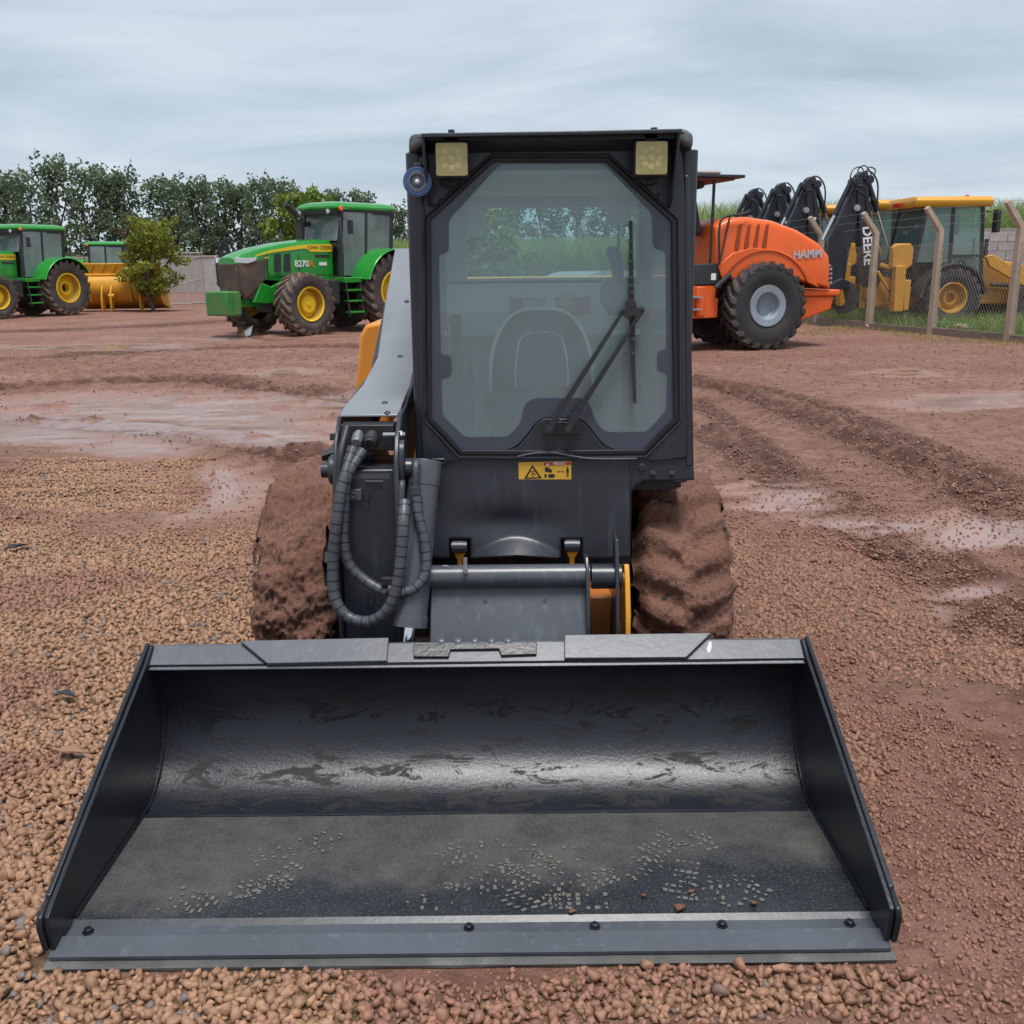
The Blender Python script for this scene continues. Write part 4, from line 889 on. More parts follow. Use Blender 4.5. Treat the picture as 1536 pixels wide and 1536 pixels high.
for s_ in (-1, 1):
    b = MB(); b.tube(bez([(scx+s_*.10, 3.965, 1.07), (scx+s_*.105, 3.985, 1.20), (scx+s_*.08, 4.045, 1.32), (scx, 4.06, 1.345)], 5), .004, 6); b.build('cushion_seam', INTER, ST)
b = MB(); b.box(scx-.2, scx+.2, 3.62, 4.05, .87, 1.02); b.build('seat_base', CHAR, ST, bevel=.02)
cushion([((.46, 4.18, 1.40), .05, .04), ((.46, 4.18, 1.45), .085, .05), ((.46, 4.18, 1.52), .085, .05), ((.45, 4.18, 1.55), .05, .03)], 'operator_pad', CAB, SEAT)
cushion([((.445, 4.16, 1.55), .022, .02), ((.44, 4.16, 1.60), .028, .024), ((.425, 4.16, 1.65), .032, .026), ((.422, 4.16, 1.675), .022, .018)], 'lever_grip', CAB, SEAT)
for x0 in (-.20, .50):
    b = MB(); b.prism([(x0-.045, 3.55, .9), (x0-.045, 3.60, 1.20), (x0-.045, 3.85, 1.26), (x0-.045, 4.1, 1.26), (x0-.045, 4.1, .9)], (.09, 0, 0)); b.build('control_console', SEAT, CAB, bevel=.025, seg=3)
    b = MB()
    for i in range(6): b.lathe([(0, .03-.002*(i % 2)*6), (.012, .03-.002*((i+1) % 2)*6)], (x0, 3.68, 1.22+.012*i), (0, 0, 1), 14)
    b.lathe([(0, .018), (.06, .022), (.12, .026), (.14, .02), (.14, 0)], (x0, 3.68, 1.292), (0, 0, 1), 14); b.build('joystick', CHAR, CAB)
b = MB(); z0 = W(700, 490, Y=4.27).z
b.prism(PP([(765, 444), (885, 441), (885, 470), (765, 474)], 4.395), (0, -.006, 0)); MN = b.build('instruction_sign', RED, CAB)
b = MB(); b.prism(PP([(766, 443), (884, 440), (884, 445), (766, 448)], 4.388), (0, -.001, 0)); b.prism(PP([(818, 446), (833, 446), (833, 466), (818, 466)], 4.388), (0, -.001, 0))
for i in range(7): b.prism(PP([(786+i*4.3, 448), (788.2+i*4.3, 448), (788.2+i*4.3, 464), (786+i*4.3, 464)], 4.388), (0, -.001, 0))
b.build('sign_print', WHITE, MN)
b = MB(); b.prism(PP([(841, 442), (856, 441), (856, 458), (841, 459)], 4.385), (0, -.002, 0)); b.build('yellow_label', DECY, CAB)
# ---- loader arm (left)
def arm_sheet(rows, th, name, mat):
    """rows: (xL, xR, Y, z) along the arm"""
    b = MB(); n = len(rows); P = [(Vector((a, y, z)), Vector((c, y, z))) for a, c, y, z in rows]; vs = []; fs = []
    for a, c in P: vs += [a, c, a-Vector((0, 0, th)), c-Vector((0, 0, th))]
    for i in range(n-1):
        q = i*4; fs += [(q, q+1, q+5, q+4), (q+2, q+6, q+7, q+3), (q, q+4, q+6, q+2), (q+1, q+3, q+7, q+5)]
    fs += [(0, 2, 3, 1), (n*4-4, n*4-3, n*4-1, n*4-2)]; b.add(vs, fs); return b.build(name, mat, SK, bevel=.003)
AX0, AX1 = -.552, -.372
COV = arm_sheet([(AX0-.008, AX1+.006, 3.20, 1.136), (AX0+.004, AX1+.012, 3.26, 1.163), (AX0+.02, AX1+.012, 3.55, 1.192), (AX0+.032, AX1+.004, 3.90, 1.262), (AX0+.022, AX1, 4.30, 1.460), (AX0+.010, AX1, 4.85, 1.690)], .008, 'arm_cover', paint('arm_cover_grey', (0.19, 0.205, 0.23), 0.36, 0.1, 0.03, (0.24, 0.2, 0.17), 0.06))
for q, Yq in (((581, 617.5), 3.21), ((577, 601), 3.27), ((600, 530), 3.9), ((611, 476), 4.3)):
    p = W(*q, Y=Yq); zz_ = {3.21: 1.141, 3.27: 1.165, 3.9: 1.263, 4.3: 1.461}[Yq]; b = MB(); b.dome((p.x, Yq, zz_-.002), (0, -.3, 1), .011, .007, 10); b.build('cover_bolt', INK, COV)
prf = [(3.10, .36), (3.02, .42), (3.02, .70), (3.04, .93), (3.10, 1.06), (3.19, 1.13), (3.3, 1.150), (3.9, 1.245), (4.3, 1.44), (4.85, 1.67), (4.95, 1.60), (4.9, 1.40), (4.3, 1.22), (3.8, 1.03), (3.36, .90), (3.28, .60), (3.25, .40)]
b = MB(); b.prism([(AX0-.014, y, z) for y, z in prf], (.014, 0, 0)); b.v = [(x+.046*float(sm(3.2, 3.8, np.array(y))), y, z) for x, y, z in b.v]; LA = b.build('arm_plate', DK, SK, bevel=.005)
prf2 = [(3.08, .36), (2.985, .42), (2.985, .80), (3.00, .98), (3.06, 1.08), (3.18, 1.145)]+prf[6:]
b = MB(); b.prism([(AX1+.004, y, z) for y, z in prf2], (.018, 0, 0)); b.build('arm_plate', DK, SK, bevel=.005)
b = MB(); b.box(AX0+.001, AX1+.003, 3.045, 3.30, .37, .985); FP = b.build('arm_box', DK, SK, bevel=.006)
b = MB(); b.box(AX0+.03, AX1-.012, 3.0445, 3.05, .955, .972); b.tube([W(548, 722, Y=3.04), W(575, 722, Y=3.04)], .003, 6); b.build('box_rim', DK2, FP)
b = MB(); b.prism([(AX0, 3.9, 1.20), (AX0, 4.85, 1.63), (AX0, 4.9, 1.42), (AX0, 4.2, 1.2)], (AX1-AX0, 0, 0)); b.build('arm_web', DK, SK)
# pivot bosses
p = W(503, 705, Y=3.12); b = MB(); b.lathe([(0, .050), (.012, .050), (.020, .042), (.020, .025), (.045, .025), (.045, 0)], (AX0-.014, 3.12, p.z), (-1, 0, 0), 24); b.build('pivot_boss', DK, LA)
p = W(590, 700, Y=3.06); b = MB()
o_ = [(3.06+.048*math.cos(t), p.z+.085*math.sin(t)) for t in np.linspace(0, 2*PI, 24, endpoint=False)]; b.prism([(AX1+.022, y, z) for y, z in o_], (.016, 0, 0)); b.lathe([(0, .032), (.022, .030), (.022, 0)], (AX1+.038, 3.06, p.z-.005), (1, 0, 0), 18); b.bolt((AX1+.06, 3.06, p.z-.005), (1, 0, 0), .014, .014); b.build('pivot_boss', DK, LA, bevel=.002)
# cylinder
b = MB(); c0, c1 = W(637, 700, Y=3.085), W(615, 940, Y=2.935); d = (c1-c0).normalized(); R0 = .053
b.lathe([(-.02, R0*.6), (-.02, R0*.97), (-.016, R0), (.058, R0), (.060, R0*.965), ((c1-c0).length-.035, R0*.965), ((c1-c0).length-.034, R0*1.03), ((c1-c0).length, R0*1.03), ((c1-c0).length, R0*.5)], c0, d, 36); CYL = b.build('tilt_cylinder', DK2, SK)
b = MB(); b.tube([c1-d*.02, c1+d*.14], .0195, 18); b.build('piston_rod', CHROME, CYL)
b = MB(); b.lathe([(0, .030), (.05, .030), (.055, .0)], c1+d*.13+Vector((-.03, 0, 0)), (1, 0, 0), 18); b.build('rod_eye', DK, CYL)
for q in ((625, 716), (604, 745)):
    p = W(*q, Y=3.02); b = MB(); b.tube(bez([p+Vector((.0, .02, .03)), p+Vector((0, 0, .045)), p+Vector((0, -.018, .03)), p+Vector((-.002, -.022, -.03))], 6), .011, 10); b.lathe([(0, .0165), (.022, .0165), (.022, .014), (.04, .014), (.04, 0)], p+Vector((-.002, -.022, -.025)), (0, 0, -1), 6); b.build('elbow_fitting', HOSE, CYL, bevel=.001)
# hoses with spiral wrap
def hose(pts, r, name, wrap=True, mat=HOSE, parent=None):
    P = bez(pts, 14); b = MB(); b.tube(P, r, 14); h = b.build(name, mat, parent or SK)
    if wrap:
        acc = 0; nxt = .03
        for i in range(len(P)-1):
            acc += (P[i+1]-P[i]).length
            if acc > nxt:
                nxt += .031; t = (P[i+1]-P[i]).normalized(); sd = Vector((random.uniform(-.3, .3), random.uniform(-.2, .2), random.uniform(.0, .3))); t = (t+sd*.5).normalized()
                b = MB(); b.lathe([(-.0015, r*1.0), (-.0015, r*1.05), (.0015, r*1.05), (.0015, r*1.0)], P[i], t, 14, closed=True); b.build('wrap_turn', BK, h)
    return h
hz = 2.965
hose([W(530, 672, Y=3.06), W(515, 720, Y=3.0), W(506, 775, Y=2.97), W(500, 840, Y=hz), W(502, 895, Y=2.95), W(522, 925, Y=2.94), W(555, 932, Y=2.92), W(583, 912, Y=2.90), W(597, 870, Y=2.905), W(603, 815, Y=2.92), W(605, 780, Y=2.94), W(607, 752, Y=2.98)], .0185, 'hydraulic_hose')
hose([W(545, 675, Y=3.06), W(521, 716, Y=3.01), W(517, 770, Y=3.0), W(516, 815, Y=2.99), W(525, 848, Y=2.985), W(550, 872, Y=2.975), W(580, 888, Y=2.95), W(600, 889, Y=2.915), W(622, 882, Y=2.915), W(638, 858, Y=2.935), W(637, 815, Y=2.955), W(627, 770, Y=2.975), W(626, 745, Y=2.99)], .0165, 'hydraulic_hose')
hose([W(521, 640, Y=3.08), W(511, 680, Y=3.02), W(506, 720, Y=3.0), W(504, 772, Y=2.98)], .011, 'hose_pipe', False, HOSEB)
b = MB(); p = W(582, 884, Y=2.945); b.lathe([(0, .022), (.018, .022)], p, (.9, -.2, -.35), 18); b.box(p.x-.02, p.x+.02, p.y-.01, p.y+.012, p.z+.015, p.z+.04); b.build('hose_clamp', HOSEB, SK, bevel=.002)
# couplers
b = MB(); P = W(520, 630, Y=3.12); b.box(AX0+.006, AX1-.002, 3.12, 3.20, 1.03, 1.115); CB = b.build('coupler_block', BK, SK, bevel=.004)
for (px, py), m_, r_ in (((537, 660), STEEL, .019), ((557, 662), CHAR, .023)):
    p = W(px, py, Y=3.10); b = MB(); b.lathe([(-.02, r_*.9), (.02, r_*.9), (.022, r_), (.05, r_), (.052, r_*.86), (.066, r_*.86), (.066, r_*.4), (.06, r_*.35), (.06, 0)], p+Vector((0, .04, .02)), (-.05, -.85, -.4), 18); b.build('quick_coupler', m_, CB)
b = MB(); p = W(584, 652, Y=3.1); b.tube([(p.x-.02, 3.1, p.z), (p.x+.05, 3.1, p.z)], .007, 8); b.bolt((p.x+.03, 3.1, p.z), (1, 0, 0), .014, .012); b.build('clamp_bolt', STEEL, CB)
b = MB(); p = W(531, 742, Y=3.04); b.box(p.x-.024, p.x+.024, 3.034, 3.046, p.z-.018, p.z+.018); b.lathe([(0, .010), (.006, .010), (.006, .005), (.002, .005), (.002, 0)], (p.x, 3.034, p.z), (0, -1, 0), 14); PLT = b.build('valve_plate', DK2, FP, bevel=.002)
for px, py in ((549, 748), (556, 895)):
    p = W(px, py, Y=3.036); b = MB(); b.tube([p+Vector((.012*math.cos(t), 0, .018*math.sin(t))) for t in np.linspace(0, 2*PI, 16, endpoint=False)], .002, 6, closed=True); b.build('wire_loop', BK, FP)
# mud clods in the bucket
for i, (px, py, r_) in enumerate([(1018, 1363, .014), (858, 1366, .0095), (1037, 1336, .0085), (1131, 1354, .010), (966, 1343, .0075)]):
    p = W(px, py, z=.046); S_, f_ = stone_shapes(2, 1); S_ = S_[0]*r_; S_ += RNG.normal(size=S_.shape)*r_*.09; S_[:, 2] *= .8
    o = bpy.data.objects.new('mud_clod', np_mesh('mud_clod', S_, f_, MUD)); COL.objects.link(o); o.location = (p.x, p.y, .0415+r_*.5)
    tag(o, 'biggest red mud clod on the bucket floor' if i == 0 else ['', 'pea-sized mud clod between the boot prints near two lip bolts', 'small mud clod behind the biggest one on the bucket floor', 'small mud clod nearest the right side plate of the bucket', 'tiniest mud crumb on the bucket floor'][i], 'mud clod', 'mud clods in the bucket')
# ------------------------------------------------------------------ wheels for the farm and construction machines (local: axle along +y = outward)
def ag_wheel(parent, c, r, w, rr, out, rimmat, lug=True, nl=22, tmat=RUBM, lmat=LUGM, hub='flat', dish=0.0, slots=False):
    """c centre, out = +1/-1: which local y side shows"""
    cx, cy, cz = c; b = MB(); h = w/2; rc = r*.945
    pr = [(-h*.80, rr*1.0), (-h*.98, rr+(rc-rr)*.35), (-h*1.0, rr+(rc-rr)*.6), (-h*.93, rc*.965), (-h*.75, rc), (0, rc*1.012), (h*.75, rc), (h*.93, rc*.965), (h*1.0, rr+(rc-rr)*.6), (h*.98, rr+(rc-rr)*.35), (h*.80, rr*1.0)]
    b.lathe(pr, c, (0, 1, 0), 48, cap=False); ty = b.build('tyre', tmat, parent, smooth=50)
    if lug:
        for k in range(nl):
            for s in (-1, 1):
                a0 = 2*PI*(k+(.5 if s > 0 else 0))/nl; da = 2*PI/nl; b = MB(); rows = []
                for t in (0, .35, .7, 1.0, 1.12):
                    yy = s*h*(.03+.93*min(t, 1.0)); aa = a0+da*(-.95*t); wd_ = da*(.20 if t < .9 else .24)
                    rb = rc*(.985 if t < .8 else .955 if t <= 1 else .90); rt = r*(1.0 if t < .8 else .985 if t <= 1 else .925)
                    if t > 1: yy = s*h*1.005
                    P = lambda q, rad: (cx+math.cos(q)*rad, cy+yy, cz+math.sin(q)*rad)
                    rows.append([P(aa-wd_, rb), P(aa-wd_*.75, rt), P(aa+wd_*.75, rt), P(aa+wd_, rb)])
                vs = [p for q in rows for p in q]; fs = []
                for i in range(len(rows)-1):
                    for j in range(3): fs.append((i*4+j, i*4+j+1, i*4+j+5, i*4+j+4))
                n = len(rows)*4; fs += [(0, 3, 2, 1), (n-4, n-3, n-2, n-1)]; b.add(vs, fs)
                b.build('lug', lmat, ty, smooth=30)
    b = MB(); o = out
    if hub == 'flat':
        b.lathe([(h*.82, rr*1.03), (h*.92, rr*1.0), (h*.86, rr*.92), (h*.30, rr*.86), (h*.18, rr*.78), (h*.22, rr*.60), (h*.52, rr*.54), (h*.58, rr*.49), (h*.58, rr*.14), (h*.66, rr*.12), (h*.66, 0)], c, (0, o, 0), 40, cap=False)
    elif hub == 'deep':
        b.lathe([(h*.82, rr*1.03), (h*.86, rr*1.0), (h*.84, rr*.92), (h*.15, rr*.86), (h*.02, rr*.74), (h*.22, rr*.55), (h*.40, rr*.45), (h*.40, rr*.33), (-h*.3, rr*.28), (-h*.3, 0)], c, (0, o, 0), 40, cap=False)
    else:
        b.lathe([(h*.80, rr*1.03), (h*.90, rr*1.0), (h*.86, rr*.68), (h*.78, rr*.64), (h*.52, rr*.60), (h*.42, rr*.50), (h*.42, 0)], c, (0, o, 0), 40, cap=False)
    rm = b.build('rim', rimmat, parent, smooth=35)
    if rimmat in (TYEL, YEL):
        b = MB(); b.lathe([(h*.80, rr*.905), (h*.28, rr*.845), (h*.20, rr*.79)], c, (0, o, 0), 40, cap=False); b.build('shaded_dusty_channel', TYELD, rm)  # darker ring puts the channel's shade into the colour, over dusty yellow
    nb, br = (10, .62) if hub != 'bowl' else (9, .34)
    for k in range(nb):
        a = 2*PI*k/nb; rad = rr*(br+.04 if hub == 'flat' else .53 if hub == 'deep' else .36); b = MB()
        hh = h*(.20 if hub == 'flat' else .20 if hub == 'deep' else .42)
        b.bolt((cx+math.cos(a)*rad, cy+o*hh, cz+math.sin(a)*rad), (0, o, 0), rr*.035, h*.08); b.build('wheel_nut', rimmat, rm)
    return ty
def loft(secs, name, mat, parent, bevel=0, smooth=40):
    b = MB(); k = len(secs[0]); vs = [p for s in secs for p in s]; fs = []
    for i in range(len(secs)-1):
        for j in range(k): fs.append((i*k+j, i*k+(j+1) % k, (i+1)*k+(j+1) % k, (i+1)*k+j))
    fs += [tuple(range(k))[::-1], tuple(range((len(secs)-1)*k, len(secs)*k))]; b.add(vs, fs); bm = bmesh.new(); me = bpy.data.meshes.new('x')
    me.from_pydata(b.v, [], b.f); bm.from_mesh(me); bmesh.ops.recalc_face_normals(bm, faces=bm.faces); bm.to_mesh(me); bm.free()
    b2 = MB(); b2.add([v.co[:] for v in me.vertices], [tuple(p.vertices) for p in me.polygons]); bpy.data.meshes.remove(me); return b2.build(name, mat, parent, bevel=bevel, smooth=smooth)

# ------------------------------------------------------------------ row-crop tractor, x forward, y left, z up, origin on the ground under the rear axle
def make_tractor(label, loc, rz, number=True):
    T = thing('farm_tractor', label, 'tractor', loc, rz, 'green farm tractors')
    WBASE = 2.95
    for s in (1, -1):
        ag_wheel(T, (0, s*.98, 1.0), 1.0, .66, .53, s, TYEL, hub='deep', nl=22)
        ag_wheel(T, (WBASE, s*1.05, .76), .76, .56, .41, s, TYEL, hub='flat', nl=20, tmat=RUBM)
    b = MB(); b.box(-.9, 3.4, -.32, .32, .55, 1.15); b.tube([(0, -.9, 1.0), (0, .9, 1.0)], .16, 12); b.tube([(WBASE, -.9, .76), (WBASE, .9, .76)], .13, 12); b.build('chassis', CHAR, T, bevel=.03)
    n0 = set(T.children_recursive)
    # hood
    def sec(x, zt, zb, hw, rz_=.10, tap=.9):
        return [(x, y, z) for y, z in [(-hw, zb), (-hw, zt-.28), (-hw*.97, zt-.14), (-hw*.80, zt-.03), (-hw*.35, zt), (hw*.35, zt), (hw*.80, zt-.03), (hw*.97, zt-.14), (hw, zt-.28), (hw, zb)]]
    H = loft([sec(1.02, 2.34, 1.28, .46), sec(1.7, 2.32, 1.28, .46), sec(2.5, 2.23, 1.30, .45), sec(3.2, 2.10, 1.36, .43), sec(3.62, 1.98, 1.50, .40), sec(3.85, 1.88, 1.72, .34)], 'hood', GRN, T, bevel=.02)
    b = MB()
    for s in (1, -1):
        Y = lambda x: s*(.463 if x < 2 else .463-.022*(x-2))
        b.prism([(1.02, s*.461, 2.21), (1.02, s*.461, 2.02), (1.72, s*.461, 2.02), (1.88, s*.461, 2.10), (2.9, s*.452, 1.99), (3.35, s*.438, 1.90), (3.30, s*.438, 1.94), (2.9, s*.450, 2.045), (2.3, s*.459, 2.14), (1.75, s*.461, 2.195)], (0, s*.008, 0))
    b.build('yellow_stripe', DEEREY, H)
    for s in (1, -1):
        b = MB()
        for x0 in (2.08, 3.02): b.box(x0, x0+.012, min(s*.445, s*.464), max(s*.445, s*.464), 1.36, 1.96)
        b.box(1.05, 3.0, min(s*.45, s*.464), max(s*.45, s*.464), 1.44, 1.452); b.build('panel_gap', INK, H, kind='stuff')
        b = MB(); b.prism([(2.98, s*.456, 1.90), (3.10, s*.453, 1.88), (3.08, s*.453, 1.84), (2.98, s*.456, 1.86)], (0, s*.006, 0)); b.build('yellow_badge', DEEREY, H)
    for s in (1, -1):
        M_ = frame_M((1.42, s*.471, 2.115), (-s, 0, 0), (0, s, 0)); b = MB(); b.text('JOHN DEERE', M_, .135, .004, bold=.001); b.build('lettering', INK, H)
        b = MB()
        for x0 in (2.36, 2.64): b.prism([(x0, s*.463, 1.55), (x0+.20, s*.463, 1.53), (x0+.16, s*.460, 1.95), (x0-.02, s*.462, 1.98)], (0, s*.006, 0)); 
        b.prism([(1.12, s*.463, 1.88), (1.56, s*.463, 1.88), (1.60, s*.463, 1.95), (1.12, s*.463, 1.95)], (0, s*.006, 0)); b.build('hood_vent', CHAR, H)
        if number:
            M_ = frame_M((1.93, s*.470, 1.72), (-s, 0, 0), (0, s, 0)); b = MB(); b.text('8270', M_ @ Matrix.Translation((-.08, 0, 0)), .22, .004, bold=.004); b.build('number_lettering', WHITE, H)
            b = MB(); b.text('R', M_ @ Matrix.Translation((.22, 0, 0)), .22, .004, bold=.006); b.build('number_lettering', AMB, H)
            b = MB(); b.box(1.22, 1.46, min(s*.463, s*.469), max(s*.463, s*.469), 1.68, 1.76); b.build('white_sticker', WHITE, H)
        # grille side and lamp
        b = MB(); b.prism([(3.80, s*.372, 1.70), (3.30, s*.440, 1.80), (3.05, s*.452, 1.86), (3.12, s*.452, 1.36), (3.30, s*.445, 1.22), (3.55, s*.425, 1.02), (3.66, s*.405, .95), (3.78, s*.38, 1.1)], (0, s*.012, 0)); b.build('grille_side', MUDG, H, bevel=.004)
        b = MB(); b.prism([(3.87, s*.345, 1.76), (3.84, s*.372, 1.88), (3.55, s*.428, 1.86), (3.30, s*.449, 1.88), (3.36, s*.449, 1.80), (3.55, s*.428, 1.74)], (.012, s*.02, 0)); b.build('head_lamp', HLENS, H, bevel=.004)
    b = MB(); b.prism([(3.60, -.40, .92), (3.60, .40, .92), (3.84, .36, 1.0), (3.84, -.36, 1.0)], (.02, 0, .74)); b.box(3.2, 3.72, -.40, .40, .9, 1.5); b.build('front_grille', MUDG, H, bevel=.02)
    # front frame, weights
    for s in (1, -1):
        b = MB(); b.prism([(1.3, s*.36, .95), (1.3, s*.36, 1.30), (2.15, s*.36, 1.34), (2.6, s*.36, 1.34), (2.95, s*.36, 1.18), (3.25, s*.36, 1.30), (3.42, s*.36, .95), (3.5, s*.36, .82), (3.1, s*.36, .78)], (0, s*.10, 0)); b.build('side_frame', GRN, T, bevel=.02)
    b = MB(); b.box(3.2, 3.80, -.30, .30, .72, .92); b.build('front_hitch', GRN, T, bevel=.02)
    b = MB(); b.box(3.82, 4.22, -.42, .42, .52, 1.10); FW = b.build('front_weight', GRNM, T, bevel=.04, seg=3)
    b = MB(); b.box(3.83, 4.05, .422, .432, .56, 1.06); b.build('weight_plate', GRNM, FW)
    for ob in set(T.children_recursive)-n0:                # long bonnet: stretch everything ahead of the cab
        for v_ in ob.data.vertices: v_.co.x = 1.47+(v_.co.x-1.02)*1.032
    n1_ = set(T.children_recursive)
    # front fenders over the tyres (pivoting mudguards are off on this one): exhaust
    b = MB(); b.tube(bez([(1.25, -.50, 1.9), (1.25, -.50, 2.5), (1.25, -.50, 2.78), (1.33, -.50, 2.95), (1.50, -.50, 3.10), (1.68, -.50, 3.20)], 6), [.10]*16+[.075]*15, 14); b.build('exhaust_stack', CHAR, T)
    b = MB(); b.tube([(1.25, -.5, 2.72), (.86, -.5, 2.74)], .06, 10); b.build('exhaust_bracket', CHAR, T)
    # cab
    cx0, cx1 = -.82, .98; b = MB(); b.box(cx0+.05, cx1, -.62, .62, 1.02, 1.42); b.build('cab_base', CHAR, T, bevel=.02)
    for s in (1, -1):
        for (xa, za, xb, zb, w_) in ((.98, 1.35, .86, 3.02, .05), (.10, 1.40, .02, 3.04, .05), (-.84, 1.75, -.90, 3.02, .07)):
            b = MB(); b.prism([(xa-w_, s*.70, za), (xa+w_, s*.70, za), (xb+w_, s*.74, zb), (xb-w_, s*.74, zb)], (0, -s*.08, 0)); b.build('cab_post', CHAR, T, bevel=.01)
        b = MB(); b.prism([(.94, s*.69, 1.42), (.82, s*.73, 3.0), (.06, s*.73, 3.0), (.10, s*.69, 1.42)], (0, -s*.006, 0)); b.build('door_pane', GLT, T)
        b = MB(); b.prism([(.06, s*.69, 1.48), (.00, s*.73, 3.0), (-.84, s*.73, 3.0), (-.78, s*.69, 1.95), (-.45, s*.69, 1.85)], (0, -s*.006, 0)); b.build('side_pane', GLT, T)
        # rear fender
        arc = [(math.cos(t)*1.10, 1.0+math.sin(t)*1.12) for t in np.linspace(R(18), R(150), 14)]; b = MB()
        vs = []; fs = []
        for x, z in arc: vs += [(x, s*.64, z), (x, s*1.36, z-.02), (x*.97, s*1.38, 1+(z-1)*.95), (x*.95, s*.64, 1+(z-1)*.955)]
        for i in range(len(arc)-1):
            for j in range(4): fs.append((i*4+j, i*4+(j+1) % 4, (i+1)*4+(j+1) % 4, (i+1)*4+j))
        fs += [(0, 1, 2, 3), tuple(range(len(vs)-4, len(vs)))[::-1]]; b.add(vs, fs); b.build('rear_fender', GRN, T, bevel=.01)
        b = MB(); b.prism([(1.05, s*.64, 1.30), (1.06, s*.64, 1.42), (.65, s*.64, 1.95), (.3, s*.64, 2.10), (-.85, s*.64, 2.08), (-.85, s*.64, 1.1)], (0, s*.04, 0)); b.build('fender_wall', GRN, T)
    b = MB(); b.box(-.86, -.84, -.66, .66, 1.9, 3.0); b.build('rear_pane', GLT, T)
    b = MB(); b.prism([(.99, -.64, 2.3), (.99, .64, 2.3), (.87, .66, 3.0), (.87, -.66, 3.0)], (-.006, 0, 0)); b.build('windscreen', GLT, T)
    b = MB(); P = fill_round([(-1.12, -.80), (1.20, -.74), (1.20, .74), (-1.12, .80)], .22, 4)
    loft([[(p[0]*.97, p[1]*.95, 3.06) for p in P], [(p[0], p[1], 3.10) for p in P], [(p[0], p[1]*1.0, 3.14) for p in P], [(p[0]*.95, p[1]*.90, 3.22) for p in P], [(p[0]*.75, p[1]*.65, 3.27) for p in P]], 'roof', GRN, T, smooth=30)
    b = MB(); P2 = [(p[0]*.97, p[1]*.94, 2.96) for p in P]; b.prism(P2, (0, 0, .105)); b.build('roof_underside', CHAR, T)
    for s in (1, -1):
        b = MB(); b.lathe([(0, .05), (.10, .06), (.12, .05), (.12, 0)], (.92, s*.72, 3.08), (.3, s*.9, 0), 12); b.build('amber_beacon', AMB, T)
        b = MB(); b.lathe([(0, .04), (.08, .06), (.09, 0)], (1.10, s*.55, 3.02), (1, 0, -.1), 12); b.build('roof_lamp', HLENS, T)
        b = MB(); b.tube([(.9, s*.72, 2.9), (.86, s*1.0, 2.75)], .018, 8); b.obox((.86, s*1.02, 2.62), (.06, .16, .34)); b.build('mirror', CHAR, T, bevel=.01)
    # seat and steering
    b = MB(); b.box(-.45, .1, -.25, .25, 1.4, 1.85); b.obox((-.42, 0, 2.2), (.14, .48, .75), (0, -.12, 0)); b.build('driver_seat', CHAR, T, bevel=.05)
    b = MB(); b.tube([(.7, 0, 1.42), (.5, 0, 2.15)], .05, 8); b.tube([(.48+.06*math.cos(t), .2*math.sin(t), 2.18+.19*math.cos(t)*.6) for t in np.linspace(0, 2*PI, 20, endpoint=False)], .018, 6, closed=True); b.build('steering_wheel', CHAR, T)
    for ob in set(T.children_recursive)-n1_:               # cab sits well forward of the rear axle
        if not ob.name.startswith(('rear_fender', 'fender_wall')):
            for v_ in ob.data.vertices: v_.co.x += .45
    # tank and ladder on the left
    b = MB(); b.box(1.66, 2.12, .36, .92, .70, 1.34); b.build('fuel_tank', CHAR, T, bevel=.05, seg=3)
    b = MB(); b.box(1.02, 1.62, .62, 1.06, 1.24, 1.38); b.build('platform', GRN, T, bevel=.02)
    for i, z in enumerate((.48, .76, 1.03)):
        b = MB(); b.box(1.08, 1.56, .98-.03*i, 1.18-.03*i, z, z+.05); b.build('ladder_step', GRN, T, bevel=.01)
    for x in (1.08, 1.56):
        b = MB(); b.tube([(x, 1.14, .40), (x, 1.02, 1.35)], .022, 8); b.build('ladder_rail', CHAR, T)
    b = MB(); b.tube(bez([(1.60, .98, 1.30), (1.58, 1.0, 2.0), (1.50, .86, 2.75), (1.40, .76, 2.86)], 6), .022, 8); b.build('hand_rail', CHAR, T)
    return T
fa = R(-129)
nf = W(460, 503, z=0.0)   # near front wheel on the ground
fw = Vector((math.cos(fa), math.sin(fa), 0)); lf = Vector((-math.sin(fa), math.cos(fa), 0))
base = nf-fw*2.95-lf*1.05
T1 = make_tractor('green farm tractor with white lettering on its hood, parked behind the crumpled cardboard', (base.x, base.y, 0), fa)
def copy_as(src, label, loc, rz, s=1.0):
    c = copy_tree(src); c.location = loc; c.rotation_euler = (0, 0, rz); c.scale = (s, s, s); c['label'] = label; return c
p = W(100, 473, z=0); fa2 = R(-116); lf2 = Vector((-math.sin(fa2), math.cos(fa2), 0))
T2 = copy_as(T1, 'green farm tractor with its big rear wheel beside the yellow loader bucket', tuple(Vector((p.x, p.y, 0))-lf2*.98), fa2)
for ch in list(T2.children_recursive):
    if ch.name.startswith(('number_lettering', 'white_sticker')): bpy.data.objects.remove(ch)
copy_as(T1, 'green tractor cab rising behind the yellow loader bucket beside the leafy young tree', (-19.9, 52.0, 0), R(185), .93)
copy_as(T1, 'small green tractor with an amber beacon, behind the big rear tyre', (-25.0, 57.0, 0), R(190), .74)
copy_as(T1, 'small green tractor partly hidden by a bent fence post', (-26.5, 65.0, 0), R(180), .72)

